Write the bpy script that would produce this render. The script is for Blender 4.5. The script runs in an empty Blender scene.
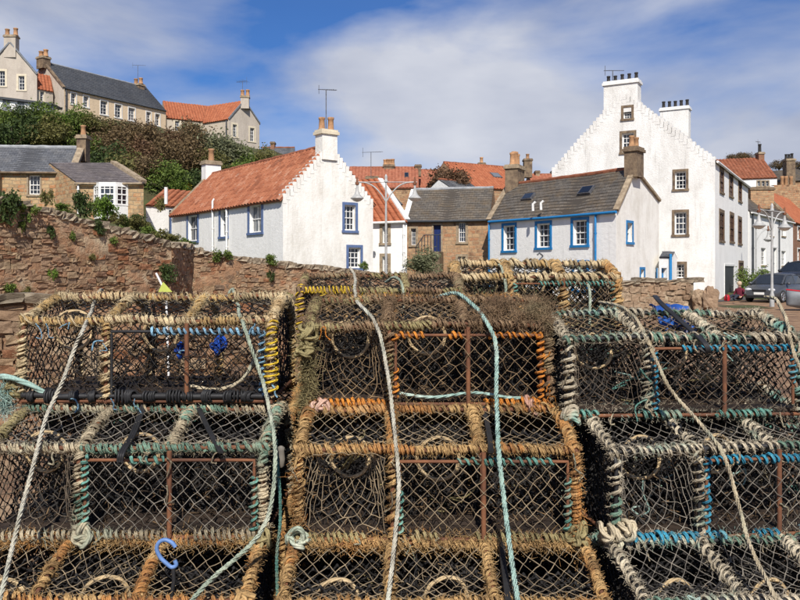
import bpy, math, random
import numpy as np
from mathutils import Vector
R = math.radians
rng = random.Random(7)
nrs = np.random.RandomState(11)
scene = bpy.context.scene

# ------------------------------------------------------------------ camera, sky, sun, exposure
F, CX, YH, CZ = 780.0, 400.0, 270.0, 1.62      # focal length (px of an 800 px wide picture), horizon row, eye height
cam = bpy.data.cameras.new('camera'); camo = bpy.data.objects.new('camera', cam)
scene.collection.objects.link(camo); scene.camera = camo
camo.location = (0, 0, CZ); camo.rotation_euler = (R(90), 0, 0)
cam.sensor_width = 36; cam.lens = 36 * F / 800; cam.shift_y = -(300 - YH) / 800
cam.clip_start = 0.05; cam.clip_end = 3000
SUN_AZ = Vector((0.04, -1.0)).normalized(); SUN_EL = R(44)
world = bpy.data.worlds.new('World'); scene.world = world; world.use_nodes = True
wn, wl = world.node_tree.nodes, world.node_tree.links
wn.clear()
def wnode(t, **k):
    n = wn.new(t)
    for a, b in k.items(): setattr(n, a, b)
    return n
sky = wnode('ShaderNodeTexSky', sky_type='NISHITA', sun_disc=False)
sky.sun_elevation = SUN_EL; sky.sun_rotation = math.atan2(SUN_AZ.x, SUN_AZ.y)
sky.air_density = 1.0; sky.dust_density = 0.4; sky.ozone_density = 3.0
tc = wnode('ShaderNodeTexCoord')
mp = wnode('ShaderNodeMapping'); mp.inputs['Scale'].default_value = (2.1, 2.1, 5.2); mp.inputs['Rotation'].default_value = (0, R(11), 0)
mp.inputs['Location'].default_value = (2.2, 7.7, 3.3)
n1 = wnode('ShaderNodeTexNoise'); n1.inputs['Scale'].default_value = 1.25; n1.inputs['Detail'].default_value = 7; n1.inputs['Roughness'].default_value = 0.5
n1.inputs['Distortion'].default_value = 0.35
r1 = wnode('ShaderNodeValToRGB'); r1.color_ramp.elements[0].position = 0.39; r1.color_ramp.elements[1].position = 0.62
r1.color_ramp.elements[0].color = (0.04, 0.04, 0.04, 1); r1.color_ramp.elements[1].color = (0.95, 0.95, 0.95, 1)
n2 = wnode('ShaderNodeTexNoise'); n2.inputs['Scale'].default_value = 1.7; n2.inputs['Detail'].default_value = 5
r2 = wnode('ShaderNodeValToRGB'); r2.color_ramp.elements[0].position = 0.3; r2.color_ramp.elements[1].position = 0.75
r2.color_ramp.elements[0].color = (3.8, 4.2, 5.4, 1); r2.color_ramp.elements[1].color = (7.8, 7.9, 8.3, 1)
mxs = wnode('ShaderNodeMix', data_type='RGBA')
tint = wnode('ShaderNodeMix', data_type='RGBA', blend_type='MULTIPLY'); tint.inputs['Factor'].default_value = 1
tint.inputs['B'].default_value = (0.26, 0.56, 0.98, 1)
bg = wnode('ShaderNodeBackground'); bg.inputs['Strength'].default_value = 0.088
wo = wnode('ShaderNodeOutputWorld')
wl.new(tc.outputs['Generated'], mp.inputs['Vector']); wl.new(mp.outputs['Vector'], n1.inputs['Vector']); wl.new(mp.outputs['Vector'], n2.inputs['Vector'])
sz = wnode('ShaderNodeSeparateXYZ'); wl.new(tc.outputs['Generated'], sz.inputs[0])      # banks of cloud low round the horizon, clearer above
mr = wnode('ShaderNodeMapRange'); wl.new(sz.outputs['Z'], mr.inputs['Value']); mr.inputs['From Min'].default_value = 0.16; mr.inputs['From Max'].default_value = 0.38; mr.inputs['To Min'].default_value = 0.12; mr.inputs['To Max'].default_value = -0.10
cv = wnode('ShaderNodeMath', operation='ADD'); wl.new(n1.outputs['Fac'], cv.inputs[0]); wl.new(mr.outputs['Result'], cv.inputs[1]); wl.new(cv.outputs[0], r1.inputs['Fac']); wl.new(n2.outputs['Fac'], r2.inputs['Fac'])
wl.new(sky.outputs['Color'], tint.inputs['A']); wl.new(tint.outputs['Result'], mxs.inputs['A']); wl.new(r2.outputs['Color'], mxs.inputs['B'])
wl.new(r1.outputs['Color'], mxs.inputs['Factor']); wl.new(mxs.outputs['Result'], bg.inputs['Color']); wl.new(bg.outputs['Background'], wo.inputs['Surface'])
sun = bpy.data.lights.new('sun', 'SUN'); sun.energy = 5.0; sun.angle = R(0.53); sun.color = (1.0, 0.94, 0.85)
suno = bpy.data.objects.new('sun', sun); scene.collection.objects.link(suno)
suno.rotation_euler = Vector((-SUN_AZ.x * math.cos(SUN_EL), -SUN_AZ.y * math.cos(SUN_EL), -math.sin(SUN_EL))).to_track_quat('-Z', 'Y').to_euler()
suno.location = (20, -20, 40)
vs = scene.view_settings; vs.view_transform = 'Standard'; vs.look = 'None'; vs.exposure = 0.24; vs.gamma = 1.0
scene.render.engine = 'CYCLES'
scene.cycles.use_denoising = True
scene.cycles.max_bounces = 6; scene.cycles.transparent_max_bounces = 8

# ------------------------------------------------------------------ helpers
def PX(x, D): return Vector(((x - CX) / F * D, D))
def ZY(y, D): return CZ + (YH - y) / F * D
def P3(x, y, D): return Vector(((x - CX) / F * D, D, ZY(y, D)))
def setp(o, label=None, cat=None, group=None, kind=None):
    if label: o['label'] = label
    if cat: o['category'] = cat
    if group: o['group'] = group
    if kind: o['kind'] = kind
    return o
def link(o): scene.collection.objects.link(o); return o
def thing(name, loc, label, cat, group=None, rz=0):
    o = bpy.data.objects.new(name, None); link(o); o.location = loc; o.rotation_euler = (0, 0, rz); o.empty_display_size = 0.2
    return setp(o, label, cat, group)

class MB:
    """collects faces; build() links them as one mesh object"""
    def __init__(s, org=(0, 0, 0)): s.V = []; s.F = []; s.n = 0; s.org = np.array(org, float)
    def add(s, V, Fc, UV=None, m=0, smooth=False):
        V = np.asarray(V, float).reshape(-1, 3); Fc = np.asarray(Fc, int)
        if Fc.ndim == 1: Fc = Fc[None]
        s.V.append(V); s.F.append((Fc + s.n, UV, m, smooth)); s.n += len(V); return s
    def quad(s, a, b, c, d, uv=None, m=0):
        return s.add([a, b, c, d], [[0, 1, 2, 3]], None if uv is None else np.array([uv], float), m)
    def poly(s, pts, uv=None, m=0): return s.add(pts, [list(range(len(pts)))], None if uv is None else np.array([uv], float), m)
    def hexa(s, p, m=0):   # 8 points: bottom 4 (ccw from above), top 4
        return s.add(p, [[0, 3, 2, 1], [4, 5, 6, 7], [0, 1, 5, 4], [1, 2, 6, 5], [2, 3, 7, 6], [3, 0, 4, 7]], None, m)
    def box(s, c, d, rz=0, m=0, ax=None):
        c = np.array(c, float)
        if ax is None: X = np.array([math.cos(rz), math.sin(rz), 0]); Y = np.array([-math.sin(rz), math.cos(rz), 0]); Z = np.array([0, 0, 1.0])
        else: X, Y, Z = [np.array(a, float) for a in ax]
        X, Y, Z = X * d[0] / 2, Y * d[1] / 2, Z * d[2] / 2
        return s.hexa([c - X - Y - Z, c + X - Y - Z, c + X + Y - Z, c - X + Y - Z, c - X - Y + Z, c + X - Y + Z, c + X + Y + Z, c - X + Y + Z], m)
    def tube(s, pts, r, sides=6, closed=False, nrm=None, m=0, caps=True, ulen=None, smooth=True):
        P = np.asarray(pts, float); N = len(P)
        if N < 2: return s
        if closed: T = np.roll(P, -1, 0) - np.roll(P, 1, 0)
        else: T = np.gradient(P, axis=0)
        T /= np.linalg.norm(T, axis=1)[:, None] + 1e-12
        if nrm is None:
            n0 = np.cross(T[0], [0.13, 0.27, 0.95]); 
            if np.linalg.norm(n0) < 1e-3: n0 = np.cross(T[0], [1, 0, 0])
            nn = np.empty_like(P); n0 /= np.linalg.norm(n0)
            for i in range(N):
                n0 = n0 - T[i] * n0.dot(T[i]); n0 /= np.linalg.norm(n0) + 1e-12; nn[i] = n0
        else:
            nn = nrm - T * (nrm * T).sum(1)[:, None]; nn /= np.linalg.norm(nn, axis=1)[:, None] + 1e-12
        bb = np.cross(T, nn)
        rr = np.broadcast_to(np.asarray(r, float), (N,))
        a = np.arange(sides) / sides * 2 * np.pi
        V = P[:, None] + rr[:, None, None] * (np.cos(a)[None, :, None] * nn[:, None] + np.sin(a)[None, :, None] * bb[:, None])
        L = np.concatenate([[0], np.cumsum(np.linalg.norm(np.diff(P, axis=0), axis=1))]) / (ulen or max(1e-6, float(np.mean(rr)) * 6))
        M = N if closed else N - 1
        i = np.arange(M)[:, None]; k = np.arange(sides)[None]; i2 = (i + 1) % N; k2 = (k + 1) % sides
        Fc = np.stack(np.broadcast_arrays(i * sides + k, i * sides + k2, i2 * sides + k2, i2 * sides + k), -1).reshape(-1, 4)
        u0 = np.broadcast_to(L[:M][:, None], (M, sides)); u1 = np.broadcast_to(np.append(L, L[-1])[1:M + 1][:, None], (M, sides))
        v0 = np.broadcast_to(k / sides, (M, sides)); v1 = np.broadcast_to((k + 1) / sides, (M, sides))
        UV = np.stack([np.stack([u0, v0], -1), np.stack([u0, v1], -1), np.stack([u1, v1], -1), np.stack([u1, v0], -1)], 2).reshape(-1, 4, 2)
        s.add(V.reshape(-1, 3), Fc, UV, m, smooth)
        if caps and not closed:
            s.add(V[0][::-1], [list(range(sides))], None, m); s.add(V[-1], [list(range(sides))], None, m)
        return s
    def segs(s, A, B, r, sides=4, m=0):
        """many straight thin prisms at once"""
        A = np.asarray(A, float); B = np.asarray(B, float); N = len(A)
        if N == 0: return s
        T = B - A; T /= np.linalg.norm(T, axis=1)[:, None] + 1e-12
        h = np.where(np.abs(T[:, 2:3]) > 0.9, np.array([[1.0, 0, 0]]), np.array([[0, 0, 1.0]]))
        n = np.cross(T, h); n /= np.linalg.norm(n, axis=1)[:, None] + 1e-12; b = np.cross(T, n)
        a = np.arange(sides) / sides * 2 * np.pi
        rr = np.broadcast_to(np.asarray(r, float), (N,))[:, None, None]
        off = rr * (np.cos(a)[None, :, None] * n[:, None] + np.sin(a)[None, :, None] * b[:, None])
        V = np.concatenate([A[:, None] + off, B[:, None] + off], 1)
        base = (np.arange(N) * 2 * sides)[:, None]; k = np.arange(sides)[None]; k2 = (k + 1) % sides
        Fc = np.stack([base + k, base + k2, base + sides + k2, base + sides + k], -1).reshape(-1, 4)
        return s.add(V.reshape(-1, 3), Fc, None, m, True)
    def blobs(s, C, r, m=0):
        C = np.asarray(C, float); N = len(C)
        if N == 0: return s
        o = np.array([[1, 0, 0], [-1, 0, 0], [0, 1, 0], [0, -1, 0], [0, 0, 1], [0, 0, -1]], float)
        rr = np.broadcast_to(np.asarray(r, float), (N,))[:, None, None]
        V = C[:, None] + o[None] * rr
        f = np.array([[0, 2, 4], [2, 1, 4], [1, 3, 4], [3, 0, 4], [2, 0, 5], [1, 2, 5], [3, 1, 5], [0, 3, 5]])
        return s.add(V.reshape(-1, 3), ((np.arange(N) * 6)[:, None, None] + f[None]).reshape(-1, 3), None, m, True)
    def lathe(s, c, prof, sides=12, m=0, sx=1, sy=1):
        a = np.arange(sides) / sides * 2 * np.pi; N = len(prof)
        V = np.array([[[c[0] + r * sx * math.cos(t), c[1] + r * sy * math.sin(t), c[2] + z] for t in a] for r, z in prof])
        i = np.arange(N - 1)[:, None]; k = np.arange(sides)[None]; k2 = (k + 1) % sides
        Fc = np.stack(np.broadcast_arrays(i * sides + k, i * sides + k2, (i + 1) * sides + k2, (i + 1) * sides + k), -1).reshape(-1, 4)
        s.add(V.reshape(-1, 3), Fc, None, m, True)
        s.add(V[-1], [list(range(sides))], None, m); s.add(V[0][::-1], [list(range(sides))], None, m); return s
    def mesh(s, name):
        me = bpy.data.meshes.new(name)
        if not s.V: return me
        V = np.concatenate(s.V) - s.org
        tot = np.concatenate([np.full(len(f), f.shape[1]) for f, *_ in s.F])
        lv = np.concatenate([f.ravel() for f, *_ in s.F])
        me.vertices.add(len(V)); me.vertices.foreach_set('co', V.ravel().astype(np.float32))
        me.loops.add(len(lv)); me.loops.foreach_set('vertex_index', lv.astype(np.int32))
        me.polygons.add(len(tot)); me.polygons.foreach_set('loop_start', np.concatenate([[0], np.cumsum(tot)[:-1]]).astype(np.int32))
        me.polygons.foreach_set('loop_total', tot.astype(np.int32))
        me.polygons.foreach_set('material_index', np.concatenate([np.full(len(f), m) for f, _, m, _ in s.F]).astype(np.int32))
        me.polygons.foreach_set('use_smooth', np.concatenate([np.full(len(f), sm) for f, _, _, sm in s.F]))
        uv = np.concatenate([(np.zeros(f.shape + (2,)) if u is None else np.asarray(u, float).reshape(f.shape + (2,))).reshape(-1, 2) for f, u, _, _ in s.F])
        ul = me.uv_layers.new(name='UVMap'); ul.data.foreach_set('uv', uv.ravel().astype(np.float32))
        me.update(calc_edges=True); me.validate(); return me
    def build(s, name, mats, parent=None):
        me = s.mesh(name)
        for m in (mats if isinstance(mats, (list, tuple)) else [mats]): me.materials.append(m)
        o = bpy.data.objects.new(name, me); link(o)
        if parent is not None: o.parent = parent
        elif s.org.any(): o.location = s.org
        return o
def obj(name, me, parent=None, loc=None):
    o = bpy.data.objects.new(name, me); link(o); o.parent = parent
    if loc is not None: o.location = loc
    return o
def smooth_path(pts, n):
    """Catmull-Rom through pts, n samples"""
    P = np.asarray(pts, float); P = np.vstack([2 * P[0] - P[1], P, 2 * P[-1] - P[-2]]); K = len(P) - 3
    t = np.linspace(0, K - 1e-6, n); i = t.astype(int); f = (t - i)[:, None]
    a, b, c, d = P[i], P[i + 1], P[i + 2], P[i + 3]
    return 0.5 * (2 * b + (c - a) * f + (2 * a - 5 * b + 4 * c - d) * f ** 2 + (3 * b - a - 3 * c + d) * f ** 3)
def wob(n, amp, step=6):
    k = max(4, n // step + 4); return np.interp(np.linspace(0, k - 1, n), np.arange(k), nrs.randn(k) * amp)

# ------------------------------------------------------------------ materials
def _mat(name):
    m = bpy.data.materials.new(name); m.use_nodes = True; nt = m.node_tree
    return m, nt.nodes, nt.links, nt.nodes['Principled BSDF']
def c4(c): return (c[0], c[1], c[2], 1)
def ramp(N, stops):
    r = N.new('ShaderNodeValToRGB'); e = r.color_ramp.elements
    while len(e) < len(stops): e.new(0.5)
    for el, (p, c) in zip(e, stops): el.position = p; el.color = c4(c)
    return r
def noise(N, L, vec, scale, detail=5, rough=0.6, sc3=None):
    n = N.new('ShaderNodeTexNoise'); n.inputs['Scale'].default_value = scale; n.inputs['Detail'].default_value = detail; n.inputs['Roughness'].default_value = rough
    if sc3:
        mpn = N.new('ShaderNodeMapping'); mpn.inputs['Scale'].default_value = sc3; L.new(vec, mpn.inputs['Vector']); vec = mpn.outputs['Vector']
    L.new(vec, n.inputs['Vector']); return n.outputs['Fac']
def mixc(N, L, f, a, b, mode='MIX'):
    m = N.new('ShaderNodeMix'); m.data_type = 'RGBA'; m.blend_type = mode
    for s, v in (('Factor', f), ('A', a), ('B', b)):
        if isinstance(v, (int, float)): m.inputs[s].default_value = v
        elif isinstance(v, tuple): m.inputs[s].default_value = c4(v)
        else: L.new(v, m.inputs[s])
    return m.outputs['Result']
def bump(N, L, b, h, strength, dist):
    n = N.new('ShaderNodeBump'); n.inputs['Strength'].default_value = strength; n.inputs['Distance'].default_value = dist
    L.new(h, n.inputs['Height']); L.new(n.outputs['Normal'], b.inputs['Normal'])
def simple(name, c1, c2=None, scale=6, rough=0.8, bmp=0.0, bscale=None, bdist=0.01, spec=0.3, metal=0, sc3=None, lo=0.35, hi=0.68, rnd=0.0, third=None):
    m, N, L, b = _mat(name); t = N.new('ShaderNodeTexCoord'); vec = t.outputs['Object']
    c2 = c2 or tuple(x * 0.6 for x in c1)
    f = noise(N, L, vec, scale, 6, 0.62, sc3); r = ramp(N, [(lo, c2), (hi, c1)] if third is None else [(lo, c2), ((lo + hi) / 2, third), (hi, c1)])
    L.new(f, r.inputs['Fac']); col = r.outputs['Color']
    if rnd:
        oi = N.new('ShaderNodeObjectInfo'); mr = N.new('ShaderNodeMapRange'); L.new(oi.outputs['Random'], mr.inputs['Value'])
        mr.inputs['To Min'].default_value = 1 - rnd; mr.inputs['To Max'].default_value = 1 + rnd
        h = N.new('ShaderNodeHueSaturation'); L.new(col, h.inputs['Color']); L.new(mr.outputs['Result'], h.inputs['Value']); col = h.outputs['Color']
    L.new(col, b.inputs['Base Color']); b.inputs['Roughness'].default_value = rough
    b.inputs['Specular IOR Level'].default_value = spec; b.inputs['Metallic'].default_value = metal
    if bmp: bump(N, L, b, noise(N, L, vec, bscale or scale * 5, 8, 0.65), bmp, bdist)
    return m
def harl(name, base, dirt, streak, amount=0.5, lump=26, rel=0.025):
    """rough cast lime render with rain streaks and patches"""
    m, N, L, b = _mat(name); t = N.new('ShaderNodeTexCoord'); vec = t.outputs['Object']
    f1 = noise(N, L, vec, 1.1, 9, 0.72, (1.3, 1.3, 0.5)); r1 = ramp(N, [(0.36, streak), (0.56, base)]); L.new(f1, r1.inputs['Fac'])
    f2 = noise(N, L, vec, 0.55, 8, 0.72); r2 = ramp(N, [(0.50, (0, 0, 0)), (0.72, (1, 1, 1))]); L.new(f2, r2.inputs['Fac'])
    mm = N.new('ShaderNodeMath'); mm.operation = 'MULTIPLY'; mm.inputs[1].default_value = amount; L.new(r2.outputs['Color'], mm.inputs[0])
    fs = noise(N, L, vec, 1.0, 5, 0.6, (5.5, 5.5, 0.32)); rs = ramp(N, [(0.58, (0, 0, 0)), (0.74, (0.34, 0.34, 0.34))]); L.new(fs, rs.inputs['Fac'])      # damp runs down the wall
    L.new(mixc(N, L, rs.outputs['Color'], mixc(N, L, mm.outputs[0], r1.outputs['Color'], dirt), tuple(x * .62 for x in dirt)), b.inputs['Base Color'])
    b.inputs['Roughness'].default_value = 0.9; b.inputs['Specular IOR Level'].default_value = 0.15
    bump(N, L, b, noise(N, L, vec, lump * 0.22, 9, 0.75), 1.0, rel); return m
def masonry(name, cols, mortar, bw, bh, bdist=0.04, warp=0.10):
    """coursed rubble in UV metres: every stone its own tone, joints recessed"""
    m, N, L, b = _mat(name); t = N.new('ShaderNodeTexCoord'); uv = t.outputs['UV']
    nz = N.new('ShaderNodeTexNoise'); nz.inputs['Scale'].default_value = 2.2; nz.inputs['Detail'].default_value = 3; L.new(uv, nz.inputs['Vector'])
    sb = N.new('ShaderNodeVectorMath'); sb.operation = 'SUBTRACT'; sb.inputs[1].default_value = (0.5, 0.5, 0.5); L.new(nz.outputs['Color'], sb.inputs[0])
    scv = N.new('ShaderNodeVectorMath'); scv.operation = 'SCALE'; scv.inputs['Scale'].default_value = warp * 2; L.new(sb.outputs[0], scv.inputs[0])
    ad = N.new('ShaderNodeVectorMath'); ad.operation = 'ADD'; L.new(uv, ad.inputs[0]); L.new(scv.outputs[0], ad.inputs[1])
    br = N.new('ShaderNodeTexBrick'); br.inputs['Scale'].default_value = 1; br.inputs['Brick Width'].default_value = bw; br.inputs['Row Height'].default_value = bh
    br.inputs['Mortar Size'].default_value = 0.018; br.inputs['Mortar Smooth'].default_value = 0.4; br.offset = 0.43; br.squash = 0.7; br.squash_frequency = 3
    br.inputs['Color1'].default_value = (0, 0, 0, 1); br.inputs['Color2'].default_value = (1, 1, 1, 1); br.inputs['Mortar'].default_value = (0.5, 0.5, 0.5, 1); L.new(ad.outputs[0], br.inputs['Vector'])
    f = noise(N, L, uv, 5, 6, 0.6); f0 = noise(N, L, uv, 0.7, 3, 0.5)
    a1 = N.new('ShaderNodeMath'); a1.operation = 'MULTIPLY_ADD'; L.new(br.outputs['Color'], a1.inputs[0]); a1.inputs[1].default_value = 0.42
    sm = N.new('ShaderNodeMath'); sm.operation = 'ADD'; L.new(f, sm.inputs[0]); L.new(f0, sm.inputs[1])
    sm2 = N.new('ShaderNodeMath'); sm2.operation = 'MULTIPLY_ADD'; L.new(sm.outputs[0], sm2.inputs[0]); sm2.inputs[1].default_value = 0.55; sm2.inputs[2].default_value = -0.25
    L.new(sm2.outputs[0], a1.inputs[2])
    r = ramp(N, [(0.12 + 0.76 * i / (len(cols) - 1), c) for i, c in enumerate(cols)]); L.new(a1.outputs[0], r.inputs['Fac'])
    L.new(mixc(N, L, br.outputs['Fac'], r.outputs['Color'], mortar), b.inputs['Base Color'])
    b.inputs['Roughness'].default_value = 0.92; b.inputs['Specular IOR Level'].default_value = 0.15
    h = N.new('ShaderNodeMath'); h.operation = 'MULTIPLY_ADD'; L.new(br.outputs['Fac'], h.inputs[0]); h.inputs[1].default_value = -0.8; L.new(f, h.inputs[2])
    bump(N, L, b, h.outputs[0], 1.0, bdist); return m
def slate(name, c1, c2, moss, mamt=0.5, bw=0.3, bh=0.24):
    m, N, L, b = _mat(name); t = N.new('ShaderNodeTexCoord'); uv = t.outputs['UV']
    br = N.new('ShaderNodeTexBrick'); br.inputs['Scale'].default_value = 1; br.inputs['Brick Width'].default_value = bw; br.inputs['Row Height'].default_value = bh
    br.inputs['Mortar Size'].default_value = 0.012; br.inputs['Color1'].default_value = c4(c1); br.inputs['Color2'].default_value = c4(c2); br.inputs['Mortar'].default_value = c4(tuple(x * 0.45 for x in c1)); L.new(uv, br.inputs['Vector'])
    f = noise(N, L, uv, 0.9, 8, 0.72); r = ramp(N, [(0.45, (0, 0, 0)), (0.66, (mamt, mamt, mamt))]); L.new(f, r.inputs['Fac'])
    c = mixc(N, L, r.outputs['Color'], br.outputs['Color'], moss)
    f3 = noise(N, L, uv, 9, 4, 0.7); r3 = ramp(N, [(0.3, (0.6, 0.6, 0.6)), (0.75, (1.35, 1.35, 1.3))]); L.new(f3, r3.inputs['Fac'])
    L.new(mixc(N, L, 1.0, c, r3.outputs['Color'], 'MULTIPLY'), b.inputs['Base Color'])
    b.inputs['Roughness'].default_value = 0.7; bump(N, L, b, f3, 0.5, 0.02); return m
def tilemat(name, cols, bw=0.24, bh=0.33, lich=(0.35, 0.28, 0.2), lamt=0.35):
    m, N, L, b = _mat(name); t = N.new('ShaderNodeTexCoord'); uv = t.outputs['UV']
    br = N.new('ShaderNodeTexBrick'); br.inputs['Scale'].default_value = 1; br.inputs['Brick Width'].default_value = bw; br.inputs['Row Height'].default_value = bh; br.offset = 0
    br.inputs['Mortar Size'].default_value = 0; br.inputs['Color1'].default_value = (0, 0, 0, 1); br.inputs['Color2'].default_value = (1, 1, 1, 1); L.new(uv, br.inputs['Vector'])
    f = noise(N, L, uv, 0.8, 7, 0.7)
    a = N.new('ShaderNodeMath'); a.operation = 'MULTIPLY_ADD'; L.new(br.outputs['Color'], a.inputs[0]); a.inputs[1].default_value = 0.5
    a2 = N.new('ShaderNodeMath'); a2.operation = 'MULTIPLY_ADD'; L.new(f, a2.inputs[0]); a2.inputs[1].default_value = 1.1; a2.inputs[2].default_value = -0.3; L.new(a2.outputs[0], a.inputs[2])
    r = ramp(N, [(i / (len(cols) - 1), c) for i, c in enumerate(cols)]); L.new(a.outputs[0], r.inputs['Fac'])
    fl = noise(N, L, uv, 2.2, 9, 0.75); rl = ramp(N, [(0.55, (0, 0, 0)), (0.72, (lamt, lamt, lamt))]); L.new(fl, rl.inputs['Fac'])
    L.new(mixc(N, L, rl.outputs['Color'], r.outputs['Color'], lich), b.inputs['Base Color']); b.inputs['Roughness'].default_value = 0.85
    b.inputs['Specular IOR Level'].default_value = 0.2; return m
def ropemat(name, c1, c2, c3=None, amt=0.5, strands=3, rough=0.85, scale=9):
    """three strand rope: bump spirals along the tube, weathered patches"""
    m, N, L, b = _mat(name); t = N.new('ShaderNodeTexCoord'); vec = t.outputs['Object']
    f = noise(N, L, vec, scale, 6, 0.7); r = ramp(N, [(0.36, c2), (0.60, c1)]); L.new(f, r.inputs['Fac']); col = r.outputs['Color']
    if c3:
        f2 = noise(N, L, vec, scale * 0.45, 5, 0.7); r2 = ramp(N, [(0.52, (0, 0, 0)), (0.64, (amt, amt, amt))]); L.new(f2, r2.inputs['Fac']); col = mixc(N, L, r2.outputs['Color'], col, c3)
    f4 = noise(N, L, vec, 160, 3, 0.7); r4 = ramp(N, [(0.3, (0.7, 0.7, 0.7)), (0.7, (1.25, 1.25, 1.25))]); L.new(f4, r4.inputs['Fac'])
    L.new(mixc(N, L, 1.0, col, r4.outputs['Color'], 'MULTIPLY'), b.inputs['Base Color'])
    b.inputs['Roughness'].default_value = rough; b.inputs['Specular IOR Level'].default_value = 0.2
    sp = N.new('ShaderNodeSeparateXYZ'); L.new(t.outputs['UV'], sp.inputs[0])
    a = N.new('ShaderNodeMath'); a.operation = 'MULTIPLY_ADD'; L.new(sp.outputs['Y'], a.inputs[0]); a.inputs[1].default_value = strands; L.new(sp.outputs['X'], a.inputs[2])
    a2 = N.new('ShaderNodeMath'); a2.operation = 'MULTIPLY'; L.new(a.outputs[0], a2.inputs[0]); a2.inputs[1].default_value = math.pi
    s = N.new('ShaderNodeMath'); s.operation = 'SINE'; L.new(a2.outputs[0], s.inputs[0])
    ab = N.new('ShaderNodeMath'); ab.operation = 'ABSOLUTE'; L.new(s.outputs[0], ab.inputs[0])
    h = N.new('ShaderNodeMath'); h.operation = 'MULTIPLY_ADD'; L.new(f4, h.inputs[0]); h.inputs[1].default_value = 0.5; L.new(ab.outputs[0], h.inputs[2])
    bump(N, L, b, h.outputs[0], 0.9, 0.004); return m
def glassmat(name, c, rough=0.08):
    m, N, L, b = _mat(name); t = N.new('ShaderNodeTexCoord')
    oi = N.new('ShaderNodeObjectInfo'); r = ramp(N, [(0.0, c), (0.55, tuple(x * 2.2 for x in c)), (0.8, (0.16, 0.17, 0.18)), (1, (0.32, 0.32, 0.31))]); r.color_ramp.interpolation = 'CONSTANT'
    L.new(oi.outputs['Random'], r.inputs['Fac']); L.new(r.outputs['Color'], b.inputs['Base Color'])
    b.inputs['Roughness'].default_value = rough; b.inputs['Specular IOR Level'].default_value = 0.8
    bump(N, L, b, noise(N, L, t.outputs['Object'], 1.5, 2, 0.5), 0.12, 0.05); return m
def leafmat(name, c1, c2, scale=3):
    m, N, L, b = _mat(name); t = N.new('ShaderNodeTexCoord'); g = N.new('ShaderNodeNewGeometry')
    r = ramp(N, [(0.0, c2), (0.5, tuple((x + y) / 2 for x, y in zip(c1, c2))), (1.0, c1)]); L.new(g.outputs['Random Per Island'], r.inputs['Fac'])
    L.new(r.outputs['Color'], b.inputs['Base Color']); b.inputs['Roughness'].default_value = 0.65; b.inputs['Specular IOR Level'].default_value = 0.25
    tr = N.new('ShaderNodeBsdfTranslucent'); L.new(r.outputs['Color'], tr.inputs['Color']); mx = N.new('ShaderNodeMixShader'); mx.inputs['Fac'].default_value = 0.25
    L.new(b.outputs['BSDF'], mx.inputs[1]); L.new(tr.outputs['BSDF'], mx.inputs[2]); L.new(mx.outputs['Shader'], N['Material Output'].inputs['Surface']); return m
M = {}
M['white'] = harl('lime_white', (0.80, 0.78, 0.73), (0.50, 0.45, 0.37), (0.66, 0.63, 0.57), 0.35)
M['white_dirty'] = harl('harl_white_weathered', (0.78, 0.77, 0.74), (0.42, 0.40, 0.36), (0.64, 0.625, 0.59), 0.4, lump=60, rel=.03)
M['white_clean'] = harl('harl_white_clean', (0.82, 0.81, 0.78), (0.62, 0.60, 0.56), (0.76, 0.75, 0.72), 0.25)
M['grey_harl'] = harl('harl_grey', (0.47, 0.415, 0.35), (0.31, 0.265, 0.22), (0.39, 0.34, 0.285), 0.4)
M['cream_harl'] = harl('harl_cream', (0.68, 0.53, 0.36), (0.50, 0.38, 0.26), (0.60, 0.47, 0.32), 0.25)
M['beige_harl'] = harl('harl_beige', (0.52, 0.45, 0.36), (0.36, 0.31, 0.25), (0.45, 0.39, 0.31), 0.3)
M['stone_tan'] = masonry('stone_tan', [(0.14, 0.085, 0.05), (0.33, 0.22, 0.12), (0.45, 0.32, 0.18), (0.36, 0.17, 0.08), (0.47, 0.36, 0.23)], (0.34, 0.27, 0.18), 0.46, 0.23)
M['stone_brown'] = masonry('stone_brown', [(0.07, 0.04, 0.028), (0.29, 0.17, 0.10), (0.42, 0.28, 0.16), (0.32, 0.15, 0.08), (0.50, 0.37, 0.24)], (0.38, 0.28, 0.18), 0.42, 0.22)
M['brick'] = masonry('brick_brown', [(0.14, 0.05, 0.03), (0.27, 0.11, 0.06), (0.33, 0.15, 0.09)], (0.25, 0.18, 0.13), 0.24, 0.09, 0.015, 0.02)
M['dressed'] = simple('dressed_sandstone', (0.40, 0.32, 0.22), (0.20, 0.15, 0.10), 3.5, 0.9, 0.7, 14, 0.03)
M['dressed_dark'] = simple('dark_sandstone', (0.26, 0.19, 0.12), (0.10, 0.07, 0.05), 3, 0.9, 0.7, 14, 0.03)
M['cope'] = simple('cope_stone', (0.42, 0.35, 0.25), (0.18, 0.14, 0.10), 4, 0.93, 0.8, 16, 0.04, rnd=0.3)
M['mortar'] = simple('lime_mortar', (0.40, 0.31, 0.205), (0.21, 0.135, 0.085), 1.3, 0.95, 1.0, 9, 0.09, third=(0.34, 0.195, 0.11), lo=.32, hi=.62)
M['slate_moss'] = slate('slate_mossy', (0.088, 0.078, 0.068), (0.15, 0.13, 0.108), (0.125, 0.088, 0.05), 0.85)
M['slate_grey'] = slate('slate_grey', (0.085, 0.09, 0.105), (0.15, 0.155, 0.17), (0.17, 0.15, 0.12), 0.25)
M['slate_purple'] = slate('slate_purple', (0.10, 0.085, 0.09), (0.19, 0.165, 0.165), (0.16, 0.13, 0.10), 0.35)
M['slate_dark'] = slate('slate_dark', (0.05, 0.055, 0.065), (0.085, 0.09, 0.10), (0.10, 0.09, 0.08), 0.2)
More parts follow.
